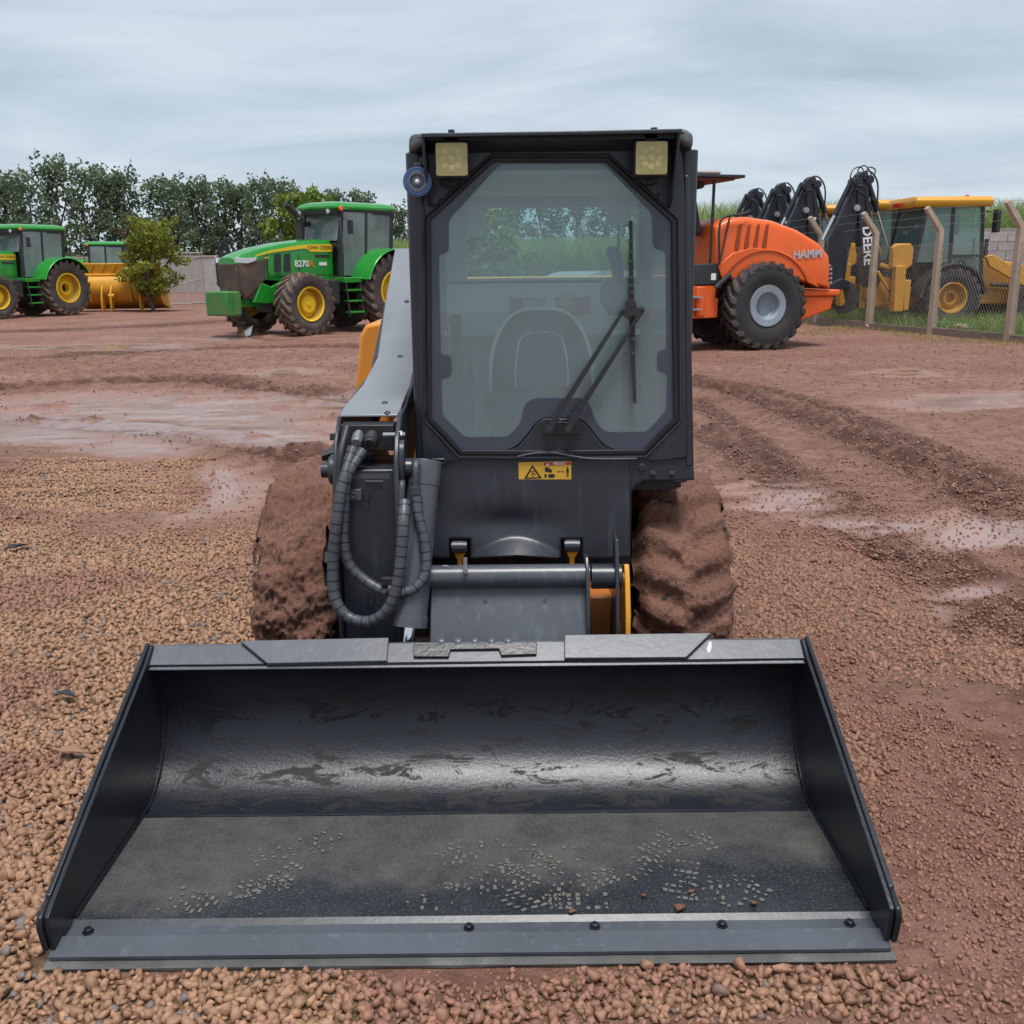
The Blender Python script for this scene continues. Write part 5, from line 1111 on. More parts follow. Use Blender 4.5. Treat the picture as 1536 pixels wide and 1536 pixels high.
# ------------------------------------------------------------------ roller
ra = math.atan2(-.30, -.954); rw = W(1138, 524, z=0); rfw = Vector((math.cos(ra), math.sin(ra), 0)); rlf = Vector((-math.sin(ra), math.cos(ra), 0))
RO = thing('soil_compactor', 'orange single-drum roller with grey wheel and cloth canopy', 'roller', tuple(Vector((rw.x, rw.y, 0))-rlf*.80), ra)
for s in (1, -1): ag_wheel(RO, (0, s*.80, .83), .83, .60, .38, s, GRYW, hub='bowl', nl=22, tmat=RUB, lmat=RUBM)
for s in (1,):
    for a in (.55, 3.6):
        b = MB(); M_ = Matrix.Translation((math.cos(a)*.32, .80+.255, .83+math.sin(a)*.32)); b.box(-.035, .035, -.004, .004, -.03, .03); b.xf(M_); b.build('wheel_label', DEEREY, RO)
def rsec(x, zt, zb, hw): return [(x, y, z) for y, z in [(-hw, zb), (-hw, zt-.16), (-hw*.96, zt-.05), (-hw*.82, zt), (hw*.82, zt), (hw*.96, zt-.05), (hw, zt-.16), (hw, zb)]]
HD = loft([rsec(1.02, 2.32, 1.45, .80), rsec(.80, 2.44, 1.35, .84), rsec(.35, 2.46, 1.3, .86), rsec(-.2, 2.39, 1.3, .86), rsec(-.75, 2.22, 1.3, .86), rsec(-1.20, 2.00, 1.2, .86), rsec(-1.42, 1.80, 1.15, .84), rsec(-1.52, 1.46, 1.10, .80)], 'engine_hood', ORG, RO, bevel=.03, smooth=50)
for s in (1, -1):
    arc = [(math.cos(t)*1.02-.02, .83+math.sin(t)*1.0) for t in np.linspace(R(28), R(155), 16)]
    b = MB(); b.prism([(x, s*.855, z) for x, z in arc]+[(-1.22, s*.855, 1.14), (-1.08, s*.855, 1.33), (-.88, s*.855, 1.52), (-.6, s*.855, 1.72), (-.25, s*.855, 1.86), (.3, s*.855, 1.90), (.7, s*.855, 1.80), (1.0, s*.855, 1.58)], (0, s*.028, 0)); b.build('wheel_arch', ORG, HD, bevel=.02, seg=3)
    for k in range(4):
        x0 = .50-.19*k; b = MB(); P = [(x0+.02, 2.34), (x0+.09, 2.30), (x0+.15, 1.93), (x0+.12, 1.86), (x0+.07, 1.87), (x0+.055, 1.93)]
        b.prism([(x, s*(.868 if z < 2.15 else .862), z) for x, z in P], (0, s*.006, 0)); b.build('hood_slot', paint('slot_dark_orange', (0.30, 0.045, 0.012), 0.6, 0.2) if 'slot_dark_orange' not in MATS else MATS['slot_dark_orange'], HD, bevel=.004)
    b = MB(); M_ = frame_M((-.92, s*.868, 1.77), (-s, 0, .04), (0, s, 0)); b.text('HAMM', M_, .215, .012, bold=.006, spacing=1.02, xs=1.0); b.build('lettering', SILV, HD)
b = MB()
b.prism([(-1.50, y_, 1.16) for y_ in (-.5,)]+[(-1.50, .5, 1.16), (-1.47, .5, 1.66), (-1.47, -.5, 1.66)], (-.04, 0, 0)); b.build('rear_grille', GRYW, RO, bevel=.01)
for s in (1, -1):
    b = MB(); b.prism([(-1.36, s*.80, 1.62), (-1.54, s*.775, 1.55), (-1.56, s*.775, 1.22), (-1.40, s*.80, 1.20)], (0, s*.02, 0)); TL = b.build('tail_lamp_frame', SILV, RO, bevel=.006)
    for i in range(4): b = MB(); b.box(-1.53, -1.38, min(s*.82, s*.83), max(s*.82, s*.83), 1.26+.085*i, 1.30+.085*i); b.build('grille_slit', CHAR, TL)
b = MB(); b.box(-1.78, -.95, -.78, .78, .98, 1.10); b.prism([(-1.66, -.74, .98), (-1.62, -.74, .72), (-.95, -.74, .52), (-.80, -.74, .98)], (0, 1.48, 0)); b.box(-1.0, 1.15, -.46, .46, .6, 1.3); b.build('counterweight', ORG, RO, bevel=.03)
b = MB(); b.box(.92, 2.15, -.80, .80, .62, .98); b.box(1.0, 1.5, .68, .84, .62, 1.22); b.box(1.25, 1.42, .84, .90, .66, 1.2); b.build('platform_frame', ORG, RO, bevel=.02)
for z in (.78, 1.0):
    b = MB(); b.box(1.35, 1.85, .84, .98, z, z+.03); b.build('step', STEEL, RO)
b = MB(); b.box(.92, 2.2, .30, .85, 1.22, 1.62); b.build('operator_console', CHAR, RO, bevel=.03)
b = MB(); b.box(1.02, 1.12, .855, .862, 1.32, 1.44); b.build('white_sticker', WHITE, RO)
b = MB(); b.tube([(.95, .92, 1.20), (1.05, .92, 1.18), (.78, .96, 1.42)], .05, 10); b.build('filler_pipe', CHAR, RO)
b = MB(); b.obox((1.28, .2, 2.62), (.14, .5, 1.0), (0, .22, 0)); b.obox((1.52, .2, 2.1), (.5, .5, .16)); SE = b.build('operator_seat', CHAR, RO, bevel=.05, seg=3)
b = MB(); b.obox((1.12, .2, 3.10), (.18, .28, .24), (0, .2, 0)); b.build('head_rest', CHAR, SE, bevel=.06, seg=3)
for x in (1.02, 2.35):
    for s in (1, -1):
        b = MB(); b.tube([(x, s*.62, 1.1), (x, s*.66, 3.15)], .03, 8); b.build('canopy_post', CHAR, RO)
b = MB(); b.prism(fill_round([(.42, -.80), (2.7, -.80), (2.7, .80), (.42, .80)], .1) and [(p[0], p[1], 3.15) for p in fill_round([(.42, -.80), (2.7, -.80), (2.7, .80), (.42, .80)], .1)], (0, 0, .05)); CAN = b.build('canopy', CHAR, RO, bevel=.01)
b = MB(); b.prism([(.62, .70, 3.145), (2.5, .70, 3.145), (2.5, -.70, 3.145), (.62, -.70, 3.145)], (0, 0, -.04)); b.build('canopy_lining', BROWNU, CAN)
b = MB(); b.prism([(.95, .78, 3.205), (2.6, .78, 3.205), (2.6, -.78, 3.205), (.95, -.78, 3.205)], (0, 0, .05)); b.build('canopy_cloth', TARP, CAN, bevel=.02)
b = MB(); b.tube(bez([(.98, .90, 1.60), (1.02, .92, 2.25), (.92, .92, 2.44), (.55, .92, 2.50), (.40, .92, 2.56)], 6), .022, 8); b.tube([(.98, .90, 1.6), (.78, .86, 2.46)], .018, 8); b.build('hand_rail', CHAR, RO)
b = MB(); b.tube([(1.9+.04*math.cos(t), .2+.2*math.sin(t), 2.1+.18*math.cos(t)) for t in np.linspace(0, 2*PI, 18, endpoint=False)], .018, 6, closed=True); b.tube([(2.05, .2, 1.5), (1.9, .2, 2.1)], .03, 8); b.build('steering_wheel', CHAR, RO)
b = MB(); b.lathe([(-1.05, .55), (-1.05, .75), (1.05, .75), (1.05, .55)], (3.35, 0, .75), (0, 1, 0), 44); b.build('drum', STEEL, RO)
b = MB(); b.box(2.2, 4.25, 1.08, 1.2, .5, 1.0); b.box(2.2, 4.25, -1.2, -1.08, .5, 1.0); b.box(4.13, 4.25, -1.2, 1.2, .55, 1.0); b.box(2.15, 2.35, -1.2, 1.2, .55, 1.05); b.build('drum_frame', ORG, RO, bevel=.03)

# ------------------------------------------------------------------ backhoe loader (x forward, y left), origin under the rear axle
def make_backhoe(label, loc, rz):
    B = thing('backhoe_loader', label, 'backhoe', loc, rz, 'yellow backhoe loaders')
    for s in (1, -1):
        ag_wheel(B, (0, s*.85, .74), .76, .50, .38, s, YEL, hub='deep', nl=18, tmat=RUB, lmat=RUBM)
        ag_wheel(B, (2.2, s*.85, .52), .53, .34, .26, s, YEL, hub='flat', nl=14, tmat=RUB, lmat=RUBM)
    b = MB(); b.box(-1.0, 2.6, -.38, .38, .55, 1.0); b.build('chassis', YEL, B, bevel=.03)
    b = MB(); b.prism([(.85, -.45, .95), (.85, -.45, 1.72), (1.4, -.45, 1.68), (2.55, -.45, 1.45), (2.75, -.45, 1.30), (2.75, -.45, .8)], (0, .9, 0)); b.build('hood', YEL, B, bevel=.04, seg=3)
    b = MB(); b.tube([(1.5, .3, 1.6), (1.5, .3, 2.2)], .05, 8); b.build('exhaust', CHAR, B)
    b = MB(); b.box(.60, 1.6, .45, .85, .55, 1.05); b.build('step_box', YEL, B, bevel=.03)
    # cab
    for s in (1, -1):
        for xa, za, xb, zb in ((.86, 1.05, .72, 2.98), (-.02, 1.5, -.04, 2.98), (-.92, 1.60, -.72, 2.98)):
            b = MB(); b.prism([(xa-.045, s*.80, za), (xa+.045, s*.80, za), (xb+.045, s*.78, zb), (xb-.045, s*.78, zb)], (0, -s*.08, 0)); b.build('cab_post', CHAR, B, bevel=.008)
        b = MB(); b.prism([(.84, s*.785, 1.02), (.70, s*.765, 2.96), (.0, s*.765, 2.96), (.0, s*.785, 1.6), (.45, s*.785, 1.25)], (0, -s*.006, 0)); b.build('door_pane', GLB, B)
        b = MB(); b.prism([(-.06, s*.785, 1.62), (-.06, s*.765, 2.96), (-.70, s*.765, 2.96), (-.88, s*.785, 1.62)], (0, -s*.006, 0)); b.build('side_pane', GLB, B)
        b = MB(); b.box(-.06, .82, min(s*.76, s*.80), max(s*.76, s*.80), 1.74, 1.80); b.build('door_rail', CHAR, B)
        arc = [(math.cos(t)*.86, .74+math.sin(t)*.86) for t in np.linspace(R(5), R(178), 16)]; b = MB(); vs = []; fs = []
        for x, z in arc: vs += [(x, s*.55, z), (x, s*1.12, z), (x*.93, s*1.12, .74+(z-.74)*.93), (x*.93, s*.55, .74+(z-.74)*.93)]
        for i in range(len(arc)-1):
            for j in range(4): fs.append((i*4+j, i*4+(j+1) % 4, (i+1)*4+(j+1) % 4, (i+1)*4+j))
        fs += [(0, 1, 2, 3), tuple(range(len(vs)-4, len(vs)))[::-1]]; b.add(vs, fs); b.build('fender', CHAR, B, bevel=.01)
        # badge of a leaping deer on the door glass: dark disc with a white figure
        b = MB(); b.lathe([(0, .12), (.006, .12), (.006, 0)], (.28, s*.786, 1.55), (0, s, 0), 20); BD = b.build('door_badge', INK, B)
        b = MB(); b.prism([(.28-s*x*.1, s*.7935, 1.55+y*.1) for x, y in ((-.7, -.35), (-.3, .1), (-.15, .7), (.0, .75), (.05, .2), (.4, .0), (.75, -.4), (.3, -.3), (.0, -.15), (-.3, -.5))], (0, s*.002, 0)); b.build('badge_figure', WHITE, BD)
        b = MB(); b.box(.62, .72, min(s*.785, s*.792), max(s*.785, s*.792), 1.06, 1.13); b.build('red_reflector', REDL, B)
        # stabiliser leg folded up
        b = MB(); b.box(-1.52, -1.26, min(s*.82, s*1.06), max(s*.82, s*1.06), .42, 1.55); b.build('stabiliser_leg', YEL, B, bevel=.02)
        b = MB(); b.prism([(-1.62, s*.80, 1.50), (-1.62, s*.80, 1.98), (-1.52, s*.80, 2.08), (-1.18, s*.80, 2.08), (-1.10, s*.80, 1.96), (-1.10, s*.80, 1.56), (-1.24, s*.80, 1.46)], (0, s*.22, 0)); b.build('stabiliser_pad', YEL, B, bevel=.02)
        b = MB(); b.tube([(-1.4, s*.80, .5), (-1.3, s*.62, 1.4)], .05, 10); b.build('stabiliser_ram', CHAR, B)
        b = MB(); b.obox((.98, s*1.0, 2.60), (.10, .22, .55)); b.tube([(.78, s*.8, 2.85), (.98, s*1.0, 2.8)], .02, 6); b.build('mirror', CHAR, B, bevel=.02)
        b = MB(); b.lathe([(0, .05), (.05, .07), (.06, 0)], (-.95, s*.42, 3.02), (-1, 0, -.1), 12); b.build('work_lamp', HLENS, B)
    b = MB(); b.prism([(-.93, -.72, 1.6), (-.93, .72, 1.6), (-.73, .70, 2.96), (-.73, -.70, 2.96)], (.006, 0, 0)); b.build('rear_pane', GLB, B)
    b = MB(); b.box(-.5, -.05, -.25, .25, 1.2, 1.7); b.obox((-.1, 0, 2.0), (.14, .46, .7)); b.build('operator_seat', CHAR, B, bevel=.05)
    b = MB(); b.tube([(.72, -.5, 1.2), (.72, -.5, 2.2)], .03, 6); b.box(.6, .8, -.4, .4, 1.1, 1.8); b.build('dashboard', CHAR, B, bevel=.03)
    P = fill_round([(-1.05, -.86), (.98, -.84), (.98, .84), (-1.05, .86)], .08, 3)
    loft([[(p[0]*.97, p[1]*.95, 2.96) for p in P], [(p[0], p[1], 3.02) for p in P], [(p[0], p[1], 3.12) for p in P], [(p[0]*.96, p[1]*.9, 3.21) for p in P]], 'roof', YEL, B, bevel=.01)
    b = MB(); b.lathe([(0, .06), (.10, .05), (.12, 0)], (.85, .3, 3.2), (0, 0, 1), 10); b.build('beacon', REDL, B)
    b = MB(); b.box(-1.13, -1.06, -.12, .30, 3.0, 3.09); b.build('tail_lamp', REDL, B)
    # rear frame and backhoe
    b = MB(); b.ring([(-1.25, -1.02, .45), (-1.25, 1.02, .45), (-1.25, 1.02, 1.20), (-1.25, -1.02, 1.20)], [(-1.25, -.80, .62), (-1.25, .80, .62), (-1.25, .80, 1.05), (-1.25, -.80, 1.05)], (.16, 0, 0)); b.build('rear_frame', YEL, B, bevel=.02)
    for y in np.linspace(-.6, .6, 7):
        b = MB(); b.tube(bez([(-1.18, y, .6), (-1.3, y+.08, .85), (-1.2, y-.05, 1.08), (-1.25, y, 1.3)], 4), .025, 6); b.build('valve_hose', CHAR, B)
    b = MB(); b.prism([(-1.2, .0, .55), (-1.2, .0, 1.25), (-1.62, .0, 1.28), (-1.85, .0, 1.05), (-1.85, .0, .7), (-1.6, .0, .5)], (0, .34, 0)); b.xf(Matrix.Translation((0, -.17, 0))); b.build('swing_post', YEL, B, bevel=.03)
    BM = MB(); BM.prism([(-1.58, -.17, 1.0), (-1.38, -.17, 1.3), (-1.62, -.17, 2.0), (-1.98, -.17, 3.30), (-2.02, -.17, 3.62), (-2.18, -.17, 3.66), (-2.30, -.17, 3.45), (-2.22, -.17, 2.9), (-2.10, -.17, 2.0), (-1.86, -.17, 1.0)], (0, .34, 0)); BO = BM.build('boom', NAVY, B, bevel=.02)
    b = MB(); b.prism([(-2.04, -.11, 3.62), (-2.30, -.11, 3.60), (-2.92, -.11, 2.2), (-2.90, -.11, 1.1), (-2.75, -.11, .85), (-2.45, -.11, 1.0), (-2.36, -.11, 1.9), (-2.14, -.11, 3.0)], (0, .22, 0)); DP = b.build('dipper', NAVY, B, bevel=.02)
    b = MB(); b.tube([(-2.02, 0, 3.74), (-1.66, 0, 2.9)], .075, 12); b.build('boom_ram', NAVY, B); b = MB(); b.tube([(-1.66, 0, 2.9), (-1.30, 0, 2.0)], .04, 10); b.build('ram_rod', CHROME, B)
    b = MB(); b.tube([(-2.36, 0, 3.70), (-2.78, 0, 2.8)], .07, 12); b.build('dipper_ram', NAVY, B); b = MB(); b.tube([(-2.78, 0, 2.8), (-3.05, 0, 2.2)], .045, 10); b.build('ram_rod', CHROME, B)
    for x, z, r_ in ((-2.0, 3.66, .11), (-2.30, 3.62, .11), (-2.15, 3.76, .10), (-2.28, 2.98, .08), (-1.62, 1.3, .10)):
        b = MB(); b.lathe([(-.22, r_), (.22, r_), (.22, r_*.5), (.23, r_*.5), (.23, 0)], (x, 0, z), (0, 1, 0), 14); b.lathe([(-.235, 0), (-.235, r_*.5), (-.22, r_*.5)], (x, 0, z), (0, 1, 0), 14); b.build('pivot_pin', STEEL if r_ < .09 else NAVY, B)
    for dy in (-.16, .16):
        b = MB(); b.tube(bez([(-1.75, dy, 2.9), (-1.80, dy*1.4, 3.55), (-2.0, dy*1.2, 3.85), (-2.25, dy, 3.78), (-2.5, dy*1.1, 3.3)], 6), .022, 6); b.build('boom_hose', CHAR, B)
    b = MB(); pb = [(-2.75, .75), (-2.95, 1.05), (-2.60, 1.25), (-2.25, 1.1), (-2.1, .75), (-2.2, .45), (-2.45, .35), (-2.38, .42), (-2.2, .62), (-2.3, .95), (-2.55, 1.0)]
    b.prism([(x, -.32, z) for x, z in pb], (0, .64, 0)); b.build('hoe_bucket', NAVY, B, bevel=.01)
    # loader
    for s in (1, -1):
        b = MB(); b.prism([(.95, s*.58, 1.75), (1.15, s*.58, 1.80), (2.2, s*.58, 1.25), (3.0, s*.58, .62), (2.85, s*.58, .45), (2.1, s*.58, .98), (1.1, s*.58, 1.5)], (0, s*.12, 0)); b.build('loader_arm', YEL, B, bevel=.02)
        b = MB(); b.tube([(1.2, s*.64, 1.05), (2.2, s*.64, 1.0)], .05, 8); b.build('lift_ram', CHAR, B)
    b = MB(); pr = [(3.0, .25), (2.92, .45), (2.93, .75), (3.05, 1.0), (3.2, 1.12), (3.25, 1.10), (3.1, .95), (3.02, .72), (3.02, .48), (3.12, .32), (3.7, .22), (3.7, .18), (3.1, .2)]
    b.prism([(x, -1.1, z) for x, z in pr], (0, 2.2, 0)); LB = b.build('loader_bucket', YEL, B, bevel=.01)
    for s in (1, -1):
        b = MB(); b.prism([(x, s*1.11, z) for x, z in [(2.95, .3), (2.93, .75), (3.2, 1.12), (3.7, .25), (3.7, .18), (3.05, .2)]], (0, -s*.03, 0)); b.build('bucket_side', YEL, LB)
    # levers, decals and loose hoses round the kingpost
    for y in (-.5, -.25, .25, .5):
        b = MB(); b.tube(bez([(-1.12, y, 1.15), (-1.30, y*1.1, 1.45), (-1.15, y*.9, 1.70), (-1.02, y, 1.62)], 5), .020, 6); b.build('valve_hose', CHAR, B)
    for y in (-.28, .28):
        b = MB(); b.prism([(-1.30, y-.06, .95), (-1.30, y+.06, .95), (-1.62, y+.04, 1.42), (-1.62, y-.04, 1.42)], (-.08, 0, 0)); b.build('swing_ram', YEL, B, bevel=.01)
    b = MB(); b.obox((-1.40, 0, 1.52), (.34, .5, .10), (0, .3, 0)); b.build('kingpost_cap', YEL, B, bevel=.02)
    for s in (1, -1):
        b = MB(); b.box(-2.12, -1.98, min(s*.172, s*.176), max(s*.172, s*.176), 2.72, 2.80); b.build('boom_decal', WHITE, B)
        b = MB(); b.tube([(-1.66, s*.20, 1.35), (-1.90, s*.20, 2.9)], .014, 6); b.build('steel_pipe', STEEL, B)
        b = MB(); b.tube(bez([(-2.02, s*.2, 2.9), (-2.1, s*.24, 3.4), (-2.3, s*.22, 3.5), (-2.42, s*.16, 3.1)], 6), .018, 6); b.build('boom_hose', CHAR, B)
    return B
BH = make_backhoe('yellow backhoe loader with a DEERE boom close behind the wire fence', (11.1, 26.5, -.02), R(4))
b = MB(); b.text('DEERE', frame_M((-1.93, -.182, 2.05), (.12, 0, -1), (0, -1, 0)), .34, .006, bold=.008); b.build('lettering', WHITE, [c for c in BH.children if c.name.startswith('boom')][0])
for k_, pts_ in enumerate(([(-1.72, -.2, 3.1), (-2.45, -.25, 3.5), (-2.48, -.2, 3.86), (-2.22, -.1, 3.97), (-2.05, 0, 3.8)], [(-2.1, -.1, 3.8), (-2.02, -.15, 3.96), (-1.86, -.15, 3.90), (-1.86, -.1, 3.75)], [(-2.15, .1, 3.75), (-2.2, .1, 3.92), (-2.06, .05, 4.02), (-1.9, 0, 3.82), (-1.9, .1, 3.6)])):
    b = MB(); b.tube(bez(pts_, 7), .016, 6); b.build('loose_hose', CHAR, BH)
for x, y, l in ((10.85, 29.8, 'yellow backhoe loader with its dark boom between two others in the parked row'), (10.6, 32.0, 'yellow backhoe loader whose boom rises over the roller hood'), (10.3, 34.2, 'yellow backhoe loader at the far end of the parked row')):
    c = copy_as(BH, l, (x, y, -.02), R(4), 1.04)
    for ch in list(c.children_recursive):
        if ch.name.startswith(('lettering', 'loose_hose')): bpy.data.objects.remove(ch)
c = copy_as(BH, 'dark-boomed yellow backhoe loader behind the grey metal gate', (-13.6, 56.0, 0), R(12), .85)
for ch in list(c.children_recursive):
    if ch.name.startswith(('lettering', 'loose_hose')): bpy.data.objects.remove(ch)
# ------------------------------------------------------------------ fence on the right
def fx(Y): return 15.75-.27*Y
FE = thing('chain_link_fence', 'chain-link fence on bent concrete posts along the grass verge', 'fence', (0, 0, 0), world=True)
fd = Vector((-.27, 1, 0)).normalized(); fn = Vector((-1, -.27, 0)).normalized()   # along / towards the yard
postY = [15.9, 18.19, 20.48, 22.78, 25.06, 27.34, 29.63, 31.9, 34.2, 36.5]
for i, Y in enumerate(postY):
    o = Vector((fx(Y), Y, 0)); h = random.uniform(-.03, .03); b = MB(); w0, w1 = .075, .055
    def ring_(c, hw, hd, up): return [c+fd*a*hw+up*b_*hd for a, b_ in ((-1, -1), (1, -1), (1, 1), (-1, 1))]
    # bent head leans towards the yard
    lean = fn*random.uniform(-.01, .03)
    S = [ring_(o+Vector((0, 0, -.1)), w0, w0, fn), ring_(o+lean*1.2+Vector((0, 0, 1.2)), .068, .068, fn), ring_(o+lean*2+Vector((0, 0, 2.28+h)), .06, .06, (fn*.92+Vector((0, 0, .38)))), ring_(o+lean*2+fn*.42+Vector((0, 0, 2.80+h)), .05, .05, (fn*.75+Vector((0, 0, -.05))))]
    S[2] = ring_(o+lean*2+Vector((0, 0, 2.30+h)), .062, .064, (fn*.95+Vector((0, 0, -.32))).normalized()); S[3] = ring_(o+lean*2+fn*.40+Vector((0, 0, 2.78+h)), .052, .050, (fn*.78+Vector((0, 0, -.62))).normalized())
    vs = [p for s in S for p in s]; fs = []
    for q in range(3):
        for j in range(4): fs.append((q*4+j, q*4+(j+1) % 4, q*4+4+(j+1) % 4, q*4+4+j))
    fs += [(3, 2, 1, 0), (12, 13, 14, 15)]; b.add(vs, fs); bm = bmesh.new(); b.build('fence_post', CONC, FE, bevel=.008)
for i in range(len(postY)-1):
    a = Vector((fx(postY[i]), postY[i], 0))-fn*.02; e = Vector((fx(postY[i+1]), postY[i+1], 0))-fn*.02; l_ = (e-a).length; H0, H1 = .16, 1.98; n = int(l_/.085); b = MB()
    hh = H1-H0; skew = hh*.62
    for k in range(-int(skew/.085)-1, n+1):
        for s in (1, -1):
            u0 = k*.085 if s > 0 else l_-k*.085; u1 = u0+s*skew; z0, z1 = H0, H1
            # clip to bay
            t0, t1 = 0.0, 1.0
            for lo in (0, l_):
                pass
            if u1 != u0:
                ta, tb = sorted(((0-u0)/(u1-u0), (l_-u0)/(u1-u0))); t0, t1 = max(0, ta), min(1, tb)
            if t1-t0 < .03: continue
            p = a+fd*(u0+(u1-u0)*t0)+Vector((0, 0, z0+hh*t0)); q = a+fd*(u0+(u1-u0)*t1)+Vector((0, 0, z0+hh*t1)); b.tube([p+fn*.002*s, q+fn*.002*s], .0036, 3, cap=False)
    b.build('wire_mesh', GALV, FE, kind='stuff')
    for z, off in ((1.99, 0), (.17, 0)):
        b = MB(); b.tube([a+Vector((0, 0, z)), (a+e)/2+Vector((0, 0, z-.01)), e+Vector((0, 0, z))], .004, 5); b.build('line_wire', GALV, FE)
    for t in (.25, .6, .95):
        b = MB(); z = 2.30+.48*t; u = fn*(.40*t+.03); b.tube([a+u+Vector((0, 0, z)), (a+e)/2+u+Vector((0, 0, z-.03)), e+u+Vector((0, 0, z))], .0035, 5); b.build('barbed_wire', GALV, FE)
    g0 = .0 if i != 2 else .55; o1, o2 = a+fd*(.08), e-fd*(.08)
    zt = random.uniform(.13, .18); b = MB(); m = 14; vs = []; fs = []
    for q in range(m+1):
        c = o1.lerp(o2, q/m); dz = .012*(random.random()-.5); dn = .012*(random.random()-.5); vs += [c+fn*(.07+dn)+Vector((0, 0, -.1)), c+fn*(.065+dn)+Vector((0, 0, zt+dz)), c-fn*.06+Vector((0, 0, zt+dz*.5)), c-fn*.06+Vector((0, 0, -.1))]
    for q in range(m):
        for j in range(4): fs.append((q*4+j, q*4+(j+1) % 4, q*4+4+(j+1) % 4, q*4+4+j))
    fs += [(0, 1, 2, 3), tuple(range(m*4, m*4+4))[::-1]]; b.add(vs, [f[::-1] for f in fs]); b.build('base_beam', CURB, FE, smooth=30)
# litter by the fence
c = W(1432, 498, z=.0); b = MB(); d = Vector((.55, -.45, 0)).normalized(); b.tube([Vector((c.x, c.y, .20))-d*.42, Vector((c.x, c.y, .18))+d*.42], .035, 8)
tag(b.build('green_pipe', GRN), 'green length of pipe lying on the fence kerb', 'pipe')
for k, (px, py, r_) in enumerate([(1436, 493, .10), (1446, 495, .075), (1300, 493, .06)]):
    p = W(px, py, z=.1); S_, f_ = stone_shapes(2, 1); o = bpy.data.objects.new('rubble_stone', np_mesh('rubble_stone', S_[0]*r_, f_, CONC)); COL.objects.link(o); o.location = (p.x, p.y, .16)
    tag(o, ['larger pale rubble stone lying beside the green pipe', 'smaller pale rubble stone touching the green pipe', 'lone rubble stone at the foot of a bent fence post'][k], 'stone', 'rubble by the fence')
# ------------------------------------------------------------------ grasses
def blades(name, pts, hgt, wid, bend, mat, label, segs=3):
    n = len(pts); pts = np.asarray(pts); ang = RNG.uniform(0, 2*PI, n); h = hgt*RNG.uniform(.55, 1.15, n); w = wid*RNG.uniform(.7, 1.3, n); bd = bend*RNG.uniform(.2, 1.2, n)*h; ba = RNG.uniform(0, 2*PI, n)
    rows = []
    for k in range(segs+1):
        t = k/segs; c = pts+np.stack([np.cos(ba)*bd*t**2, np.sin(ba)*bd*t**2, h*t*(1-.18*t*np.minimum(1, bend*1.2))], 1); ww = w*(1-t)**.7 if t < 1 else w*.06
        s = np.stack([np.cos(ang)*ww/2, np.sin(ang)*ww/2, np.zeros(n)], 1); rows += [c-s, c+s]
    V = np.stack(rows, 1).reshape(-1, 3); nv = 2*(segs+1); base = (np.arange(n)*nv)[:, None]
    F_ = np.concatenate([np.stack([base[:, 0]+2*k, base[:, 0]+2*k+1, base[:, 0]+2*k+3, base[:, 0]+2*k+2], 1) for k in range(segs)])
    tint = np.repeat(RNG.random(n), nv)*.75+np.tile(np.repeat(np.linspace(0, .25, segs+1), 2), n)
    o = bpy.data.objects.new(name, np_mesh(name, V, F_, mat, {'tint': tint})); COL.objects.link(o); o['kind'] = 'stuff'; o['label'] = label; return o
def pts_in(n, f):
    out = []
    P = f(n); return P
def verge(n):
    Y = RNG.uniform(14, 37, n); d = RNG.random(n)**.8*6.5+.12; x = fx(Y)+d; return np.stack([x, Y, np.zeros(n)], 1)
blades('grass', verge(36000), .46, .018, .8, GRASS, 'lush green grass growing behind the fence', 2)
def weeds(n):
    Y = RNG.uniform(15, 30, n); d = -RNG.random(n)**1.6*1.6-.08; x = fx(Y)+d; k = fbm(x*1.1+3, Y*.6, 3) > .5; P = np.stack([x, Y, np.zeros(n)], 1)[k]; return P
blades('dry_grass', weeds(5200), .10, .010, 1.2, DRYG, 'sparse dry yellow grass along the foot of the fence', 2)
def weeds2(n):
    c = W(1215, 500, z=0); return np.stack([c.x+RNG.normal(0, .7, n), c.y+RNG.normal(0, .5, n), np.zeros(n)], 1)
blades('dry_grass', weeds2(500), .07, .010, 1.3, DRYG, 'thin dry grass tuft beside the roller tyre', 2)
# cane field beyond the wall
def cane(n):
    x = RNG.uniform(8, 60, n); y = RNG.uniform(47, 60, n); return np.stack([x, y, .9+(y-47)*.05], 1)
blades('sugar_cane', cane(42000), 3.6, .085, .55, CANE, 'tall pale green cane field beyond the block wall', 4)
def cane2(n):
    x = RNG.uniform(-14, 9, n); y = RNG.uniform(62, 76, n); zt = 1.1+.5*np.exp(-((x+11)/5)**2)*0; return np.stack([x, y, np.full(n, 0.2)+(y-62)*.05], 1)
blades('tall_grass', cane2(26000), 3.0, .10, .6, CANE, 'tall pale grass bank in front of the tree row', 3)
# soil bank under the cane
def bank(name, x0, x1, y0, y1, z0, z1):
    b = MB(); b.prism([(x0, y0, -.2), (x0, y0, z0), (x0, y1, z1), (x0, y1, -.2)], (x1-x0, 0, 0)); o = b.build(name, MATS['bank_soil'] if 'bank_soil' in MATS else paint('bank_soil', (0.10, 0.10, 0.045), 0.95, 0.3)); o['kind'] = 'structure'; return o
bank('field_bank', 4, 90, 46.3, 90, .85, 2.2); bank('field_bank', -16, 3.9, 61.5, 95, .15, 1.5)
